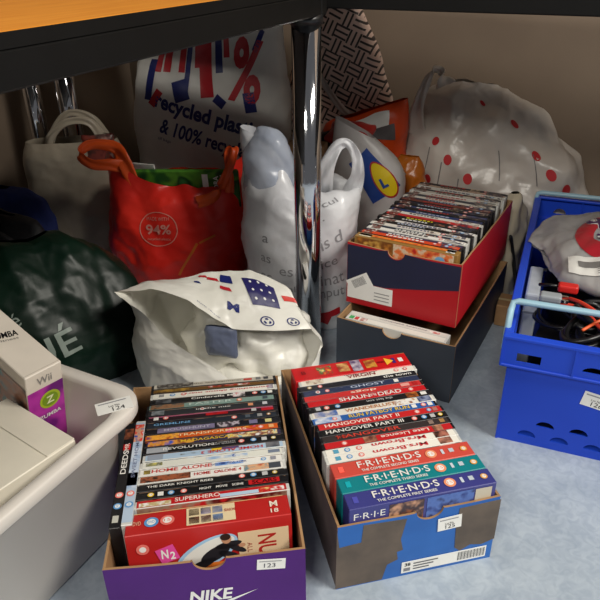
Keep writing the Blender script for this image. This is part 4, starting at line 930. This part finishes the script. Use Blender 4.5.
DKB = bagmat('black_bin_bag', (24, 23, 25), (18, 18, 20), .35)
o = empty('bin_bag', (0.090, 1.600, 0), R(10), label='black crumpled bag between the typewriter bag and the orange one', cat='bag'); mb = MB()
sf = Surf([ell(0, 0, z, a, b, 2.6) for z, a, b in ((0, .09, .042), (.12, .1, .046), (.24, .095, .044), (.315, .075, .035), (.335, .02, .01))], 80, 60, amp=.009, freq=10, seed=51, zmin=.001); sf.mesh(mb, DKB, cap0=True); mb.build('bag', o)
def pillow(name, label, cat, loc, rz, lean, a, b, h, m, seed, amp=.004, m2=None):
    o = empty(name, loc, rz, lean, label, cat); mb = MB()
    sf = Surf([ell(0, 0, z * h, a * k, b * k2, 2.2) for z, k, k2 in ((0, .9, .15), (.15, 1, .8), (.5, 1, 1), (.85, 1, .8), (1, .92, .15))], 60, 40, amp=amp, freq=16, seed=seed); sf.mesh(mb, m, cap0=True); mb.build('body', o); return o
pillow('snack_packet', 'dull red packet lying on the black bag', 'packet', (.105, 1.53, .325), R(-30), R(-62), .055, .016, .07, bagmat('dull_red_wrap', (190, 36, 32), (150, 26, 24), .4), 61)
o = empty('cardboard_box', (.028, 1.495, .0), R(-14), label='small brown carton with white label behind the typewriter bag', cat='box'); mb = MB()
mb.box(-.05, .036, -.028, .022, 0, .335, CARD, bev=.002); mb.build('carton', o); mb = MB(); mb.rect(-.02, .02, .30, .325, 0, PAPER, fx(-.0286)); mb.build('label_patch', o)

# grey-white bag with yellow round emblem on blue
o = empty('carrier_bag', (0.158, 1.50, 0), R(-22), label='white bag with yellow disc on blue square, behind the navy and red box', cat='bag'); mb = MB()
LB = bagmat('grey_white_bag_plastic', (212, 208, 206), (196, 192, 190), .38)
rings = [ell(0, 0, 0, .075, .035, 3), ell(0, 0, .1, .083, .04, 3), ell(0, 0, .2, .085, .04, 3), ell(-.004, 0, .29, .08, .032, 2.8), ell(-.03, 0, .365, .045, .015, 2.6, zf=lambda u, x, y: -.02 * x)]
sf = Surf(rings, 100, 80, amp=.004, freq=8, seed=71, zmin=.001); sf.mesh(mb, LB, cap0=True); su = .42; sv = .36; a = R(-32); uc, vc = .585, .66
sf.stamp(mb, [(-.036, -.052), (.036, -.052), (.036, .052), (-.036, .052)], [[0, 1, 2, 3]], flat((34, 74, 160)), uc - .02, vc + .03, su, sv, ang=R(35))
vs = poly(30, .024, .045); sf.stamp(mb, vs, [list(range(30))], flat((190, 50, 50)), uc + .035, vc + .01, su, sv, ang=R(32), off=.002)
vs = poly(30, .021, .041); sf.stamp(mb, vs, [list(range(30))], flat((244, 214, 30)), uc + .035, vc + .01, su, sv, ang=R(32), off=.0028)
sf.text(mb, 'L', flat((34, 74, 160)), uc + .036, vc - .012, su, sv, .015, .022, ang=R(28), off=.0036, bold=.06)
mb.build('bag', o)
# amber bag to its right
o = empty('plastic_bag', (0.262, 1.555, 0), R(-30), label='amber brown plastic bag wedged left of the dotted clear bag', cat='bag'); mb = MB()
sf = Surf([ell(0, 0, z, a, b, 2.4) for z, a, b in ((0, .05, .03), (.1, .058, .036), (.2, .056, .03), (.255, .04, .018), (.285, .022, .005))], 70, 50, amp=.007, freq=12, seed=81, zmin=.001)
sf.mesh(mb, bagmat('amber_plastic', (196, 110, 28), (150, 78, 18), .3), cap0=True); mb.build('bag', o)

# big cloudy bag with red dots against the back wall
CLB = mat('cloudy_clear_bag', (222, 214, 204), 0.3, rgb2=(196, 188, 180), nscale=7, bump=.5, bscale=26, alpha=.88)
o = empty('plastic_bag', (0.475, 1.665, 0), -TH, label='large cloudy clear bag printed with red dots, slumped against the back wall', cat='bag'); mb = MB()
rings = [ell(0, 0, 0, .235, .085, 3), ell(0, 0, .10, .25, .10, 2.8), ell(0, .005, .19, .248, .10, 2.5), ell(-.012, .01, .28, .215, .09, 2.3), ell(-.03, .015, .345, .165, .07, 2.2), ell(-.055, .02, .395, .115, .045, 2.2), ell(-.065, .02, .42, .07, .012, 2)]
sf = Surf(rings, 150, 110, amp=.012, freq=7, seed=91, zmin=.001); sf.mesh(mb, CLB, cap0=True); su = 1.12; sv = .45; DOT = flat((190, 44, 48), .4)
for x, v_ in [(-.155, .41), (-.115, .53), (-.072, .45), (-.02, .38), (.03, .31), (-.12, .35), (.085, .27), (.15, .5), (.06, .80), (.13, .66), (.17, .42), (-.17, .30), (.2, .36), (.1, .2), (-.03, .22), (-.2, .33)]:
    vs = poly(16, .0105, .0105); sf.stamp(mb, vs, [list(range(16))], DOT, .5 + x / su, v_, su, sv, off=.0015)
for x, v_ in [(-.13, .43), (-.09, .37), (-.045, .31), (.005, .25), (.055, .45), (.14, .44)]:
    sf.stamp(mb, [(-.0012, -.03), (.0012, -.03), (.0012, .03), (-.0012, .03)], [[0, 1, 2, 3]], flat((120, 116, 116)), .5 + x / su, v_, su, sv, ang=R(-6), off=.0015)
mb.build('bag', o)
mb = MB(); ribbon(mb, [(-.175, -.04, .30), (-.172, -.045, .37), (-.15, -.03, .445), (-.13, -.02, .452), (-.11, -.03, .42)], [(1, 0, 0), (1, 0, 0), (.7, 0, .6), (0, 0, 1), (-1, 0, .3)], [.06, .028, .018, .018, .05], CLB, 40, amp=.003); mb.build('handle', o)
for nm, lb, loc, rz, sz, c in [('parcel', 'tan parcel showing dimly through the middle of the dotted bag', (.45, 1.655, .02), -12, (.075, .03, .19), (206, 178, 130)), ('grey_box', 'grey box showing dimly through the right of the dotted bag', (.56, 1.60, .01), -26, (.06, .05, .22), (120, 122, 128)), ('dark_box', 'dark box showing dimly at the top left of the dotted bag', (.39, 1.70, .02), -26, (.05, .03, .27), (60, 56, 56))]:
    b = empty(nm, loc, R(rz), label=lb, cat='box'); mb = MB(); mb.box(-sz[0], sz[0], -sz[1], sz[1], 0, sz[2], mat(nm + '_card', c, .6), bev=.003); mb.build('carton', b)
b = empty('flat_box', (.243, 1.585, .255), R(-18), R(0), label='flat box with a pale green edge leaning at the left of the dotted bag', cat='box'); b.rotation_euler = (R(10), R(-52), R(-20))
mb = MB(); mb.box(-.012, .012, -.05, .0, -.05, .06, mat('dim_card', (150, 146, 138), .6), bev=.001); mb.build('carton', b)
mb = MB(); mb.box(-.0126, -.0040, -.0506, -.0496, -.049, .06, flat((150, 176, 96))); mb.build('edge_strip', b)

# pale bag at far left under the desk
o = empty('carrier_bag', (-0.545, 1.625, 0), R(8), label='cloudy beige carrier bag with looped handles, left of the red bag', cat='bag'); mb = MB()
BG = mat('cloudy_beige_bag', (196, 184, 164), .35, rgb2=(170, 158, 140), nscale=7, bump=.35, bscale=30, alpha=.9)
rings = [ell(0, 0, 0, .095, .06, 3), ell(0, 0, .1, .108, .07, 2.8), ell(0, 0, .2, .115, .07, 2.6), ell(0, 0, .28, .118, .055, 2.5), ell(.0, 0, .318, .108, .035, 2.4)]
sf = Surf(rings, 110, 80, amp=.007, freq=9, seed=101, zmin=.001); sf.mesh(mb, BG, cap0=True); mb.build('bag', o)
for k in (-1, 1):
    mb = MB(); ribbon(mb, [(-.055, .02 * k - .01, .29), (-.045, .02 * k - .012, .33), (.0, .02 * k - .012, .372 + .006 * k), (.055, .02 * k - .012, .362), (.085, .02 * k - .012, .30)], (0, .2, 1), [.03, .02, .016, .02, .03], BG, 36); mb.build('handle', o)
pillow('snack_packet', 'dark red packet peeping from the top of the beige bag', 'packet', (-.475, 1.60, .235), R(10), R(0), .04, .02, .10, art([(110, 40, 40), (150, 70, 60), (90, 60, 56), (190, 150, 140)], 971, 30), 111)

# dark green bag behind the tub
GRB = mat('dark_green_bag_plastic', (7, 32, 21), .42, spec=.3, rgb2=(5, 24, 16), nscale=9, bump=.25, bscale=22)
o = empty('carrier_bag', (-0.485, 1.135, 0), R(24), label='dark green glossy bag with pale letters, slumped behind the tub', cat='bag'); mb = MB()
rings = [ell(0, 0, 0, .185, .11, 2.8), ell(0, 0, .06, .195, .12, 2.6), ell(-.005, .005, .12, .188, .115, 2.4), ell(-.015, .015, .18, .175, .095, 2.2), ell(-.02, .025, .23, .12, .06, 2.1), ell(-.02, .03, .255, .05, .02, 2)]
sf = Surf(rings, 140, 100, amp=.013, freq=7.5, seed=121, zmin=.001); sf.mesh(mb, GRB, cap0=True); GG = flat((128, 140, 132), .5)
sf.text(mb, 'UÉ', GG, .500, .36, 1.0, .255, .090, .046, ang=R(8), bold=.01)
sf.text(mb, 'fé', GG, .452, .52, 1.0, .255, .03, .018, ang=R(14))
mb.build('bag', o)
# blue cloth and black pouch beyond it
o = empty('cloth', (-0.66, 1.46, 0), R(20), label='deep blue cloth heaped at the far left under the desk', cat='cloth'); mb = MB()
sf = Surf([ell(0, 0, z, a, b, 2.3) for z, a, b in ((0, .10, .09), (.1, .1, .085), (.18, .085, .07), (.235, .05, .04), (.255, .012, .01))], 90, 60, amp=.012, freq=11, seed=131, zmin=.001)
sf.mesh(mb, mat('blue_fabric', (34, 52, 120), .85, rgb2=(24, 38, 96), bump=.3, bscale=200), cap0=True); mb.build('heap', o)
o = empty('pouch', (-0.61, 1.325, 0.0), R(-24), label='black fabric pouch lying between the blue cloth and the green bag', cat='pouch'); mb = MB()
sf = Surf([ell(0, 0, z, a, b, 2.6) for z, a, b in ((0, .10, .045), (.1, .105, .05), (.19, .1, .042), (.235, .085, .022), (.245, .03, .006))], 80, 50, amp=.008, freq=11, seed=141, zmin=.001)
sf.mesh(mb, mat('black_fabric', (22, 22, 27), .7, bump=.3, bscale=200), cap0=True); mb.build('body', o)
mb = MB(); ribbon(mb, [(-.09, -.03, .22), (-.04, -.05, .245), (.02, -.055, .225), (.07, -.05, .20)], (0, .4, 1), .022, mat('black_webbing', (26, 26, 30), .6), 30); mb.build('strap', o)

# collapsed white bag lying open in the middle
PWB = bagmat('pearly_white_bag_plastic', (232, 230, 222), (222, 220, 210), .33, bump=.22, bscale=34)
o = empty('carrier_bag', (-0.14, 1.08, 0), 0, label='crumpled white bag with flag print lying open behind the two DVD boxes', cat='bag'); mb = MB()
r0 = [(-0.314, 1.030, 0.212), (-0.262, 1.060, 0.198), (-0.196, 1.070, 0.170), (-0.123, 1.060, 0.117), (-0.045, 1.050, 0.117), (0.021, 1.060, 0.115), (0.039, 1.060, 0.076), (-0.002, 1.000, 0.043), (-0.107, 0.985, 0.042), (-0.149, 0.985, 0.083), (-0.190, 0.990, 0.111), (-0.231, 1.000, 0.143), (-0.273, 1.015, 0.186)]
r1 = [(-0.295, 1.080, 0.182), (-0.276, 1.120, 0.182), (-0.214, 1.140, 0.187), (-0.153, 1.150, 0.190), (-0.093, 1.150, 0.191), (-0.022, 1.110, 0.168), (0.034, 1.080, 0.082), (0.020, 1.005, 0.012), (-0.095, 0.972, 0.012), (-0.160, 0.975, 0.040), (-0.215, 0.985, 0.072), (-0.262, 1.00, 0.098), (-0.285, 1.03, 0.142)]
rm = [tuple(np.array(a) * .5 + np.array(b) * .5 + np.array((0, 0, .006))) for a, b in zip(r0, r1)]
r2 = [(-0.30, 1.11, 0.09), (-0.276, 1.185, 0.12), (-0.214, 1.195, 0.13), (-0.153, 1.195, 0.13), (-0.093, 1.185, 0.12), (-0.035, 1.125, 0.10), (0.025, 1.085, 0.03), (0.0, 1.02, 0.004), (-0.095, 0.985, 0.004), (-0.165, 0.990, 0.006), (-0.225, 0.995, 0.010), (-0.275, 1.01, 0.016), (-0.305, 1.045, 0.05)]
r3 = [(a * .72 - .042, b * .6 + .44, c * .25 + .003) for a, b, c in r2]
sh = lambda rg: [(a + .14, b - 1.08, c) for a, b, c in rg]
sf = Surf([sh(r0), sh(rm), sh(r1), sh(r2), sh(r3)], 200, 110, amp=.0050, freq=11, seed=151, zmin=.0015, ten=.72); sf.mesh(mb, PWB); k_ = len(sf.G) - 1; mb.add([tuple(q) for q in sf.G[-1]], [list(range(sf.nu))], PWB); su = 1.05; sv = .28
def flip(vs): return vs
for q in [('star', .31, .17, .055, .05), ]:
    sf.stamp(mb, [(-.03, -.03), (.026, -.034), (.034, .02), (-.034, .03)], [[0, 1, 2, 3]], flat((40, 36, 96)), .312, .30, su, sv)
    for i in range(9): sf.stamp(mb, poly(8, .0028, .0028), [list(range(8))], WHITE, .312 + (-.018 + .018 * (i % 3)) / su, .30 + (-.018 + .018 * (i // 3)) / sv, su, sv, off=.002)
sf.stamp(mb, [(-.02, -.012), (.03, .006), (.04, .022), (.01, .016), (-.02, .004)], [[0, 1, 2, 3, 4]], flat((214, 60, 50)), .372, .30, su, sv)
for u, v_, w_, h_, m_ in [(.245, .40, .030, .022, NAVYI), (.238, .31, .028, .008, REDI), (.215, .40, .028, .008, REDI), (.195, .44, .022, .007, REDI), (.18, .36, .016, .007, NAVYI)]:
    sf.stamp(mb, [(-w_ / 2, -h_ / 2), (w_ / 2, -h_ / 2), (w_ / 2 - .006, h_ / 2), (-w_ / 2, h_ / 2)], [[0, 1, 2, 3]], m_, u, v_, su, sv, ang=R(-15))
sf.text(mb, 'M', NAVYI, .243, .17, su, sv, .024, .018, ang=R(-15), bold=.05)
sf.text(mb, 'please recycle', NAVYI, .19, .06, su, sv, .045, .005, ang=R(-18))
for u in (.300, .352):
    vs, fs = ringgeo(24, .011, .0135, .8); sf.stamp(mb, vs, fs, NAVYI, u, .075, su, sv)
    for k in range(3): sf.stamp(mb, [(-.0035, -.0018), (.0035, -.0018), (.0022, .0018), (-.0022, .0018)], [[0, 1, 2, 3]], NAVYI, u + .0055 * cos(2.1 * k + 1.57) / su, .075 + .005 * sin(2.1 * k + 1.57) / sv, su, sv, ang=2.1 * k)
mb.build('bag', o)
# things showing in its mouth
b = pillow('bubble_pack', 'grey-blue cushioned packet inside the mouth of the crumpled white bag', 'packet', (-.146, 1.060, .058), R(-14), R(-10), .030, .010, .058, bagmat('grey_blue_wrap', (110, 118, 140), (84, 92, 116), .35), 161)
b = pillow('tissue_wad', 'white crumpled wrapping inside the open white bag', 'wrapping', (-.11, 1.085, .008), R(-8), R(-30), .115, .035, .12, PWB, 171, amp=.012)
b = pillow('cloth_scrap', 'dark navy speckled scrap below the lip of the white bag', 'cloth', (-.088, .950, .1205), R(-20), R(-8), .001, .001, .001, NAVYI, 181)
bpy.data.objects.remove(b.children[0]); bpy.data.objects.remove(b)

# odds and ends between the red box and the crate
o = empty('plastic_bag', (0.485, 1.445, 0), R(-24), label='cream crumpled bag wedged between the red box and the blue crate', cat='bag'); mb = MB()
sf = Surf([ell(0, 0, z, a, b, 2.4) for z, a, b in ((0, .03, .07), (.08, .034, .08), (.16, .03, .07), (.21, .015, .04), (.225, .004, .006))], 80, 50, amp=.006, freq=12, seed=191, zmin=.001)
sf.mesh(mb, bagmat('cream_bag', (206, 198, 176), (186, 176, 154), .4), cap0=True); mb.build('bag', o)
o = empty('cardboard_box', (0.440, 1.275, 0), R(-24), label='little tan carton on the floor beside the grey box', cat='box'); mb = MB()
mb.box(-.014, .014, -.03, .03, 0, .05, CARD, bev=.002); mb.build('carton', o); mb = MB(); mb.box(-.0142, .0142, -.004, .004, .0502, .0506, flat((190, 170, 130))); mb.build('tape', o)
P = [(.475, 1.33, .004), (.49, 1.36, .03), (.478, 1.375, .10), (.465, 1.36, .15), (.455, 1.345, .165), (.47, 1.35, .12), (.478, 1.33, .05), (.465, 1.30, .004)]
mb = MB(); mb.tube([Vector(q) - Vector((.475, 1.33, 0)) for q in crom(P, 50)], .003, RUB, seg=8); c = mb.build('cable'); c.location = (.475, 1.33, 0); tag(c, 'black cable looping up the right side of the red and navy box', 'cable')
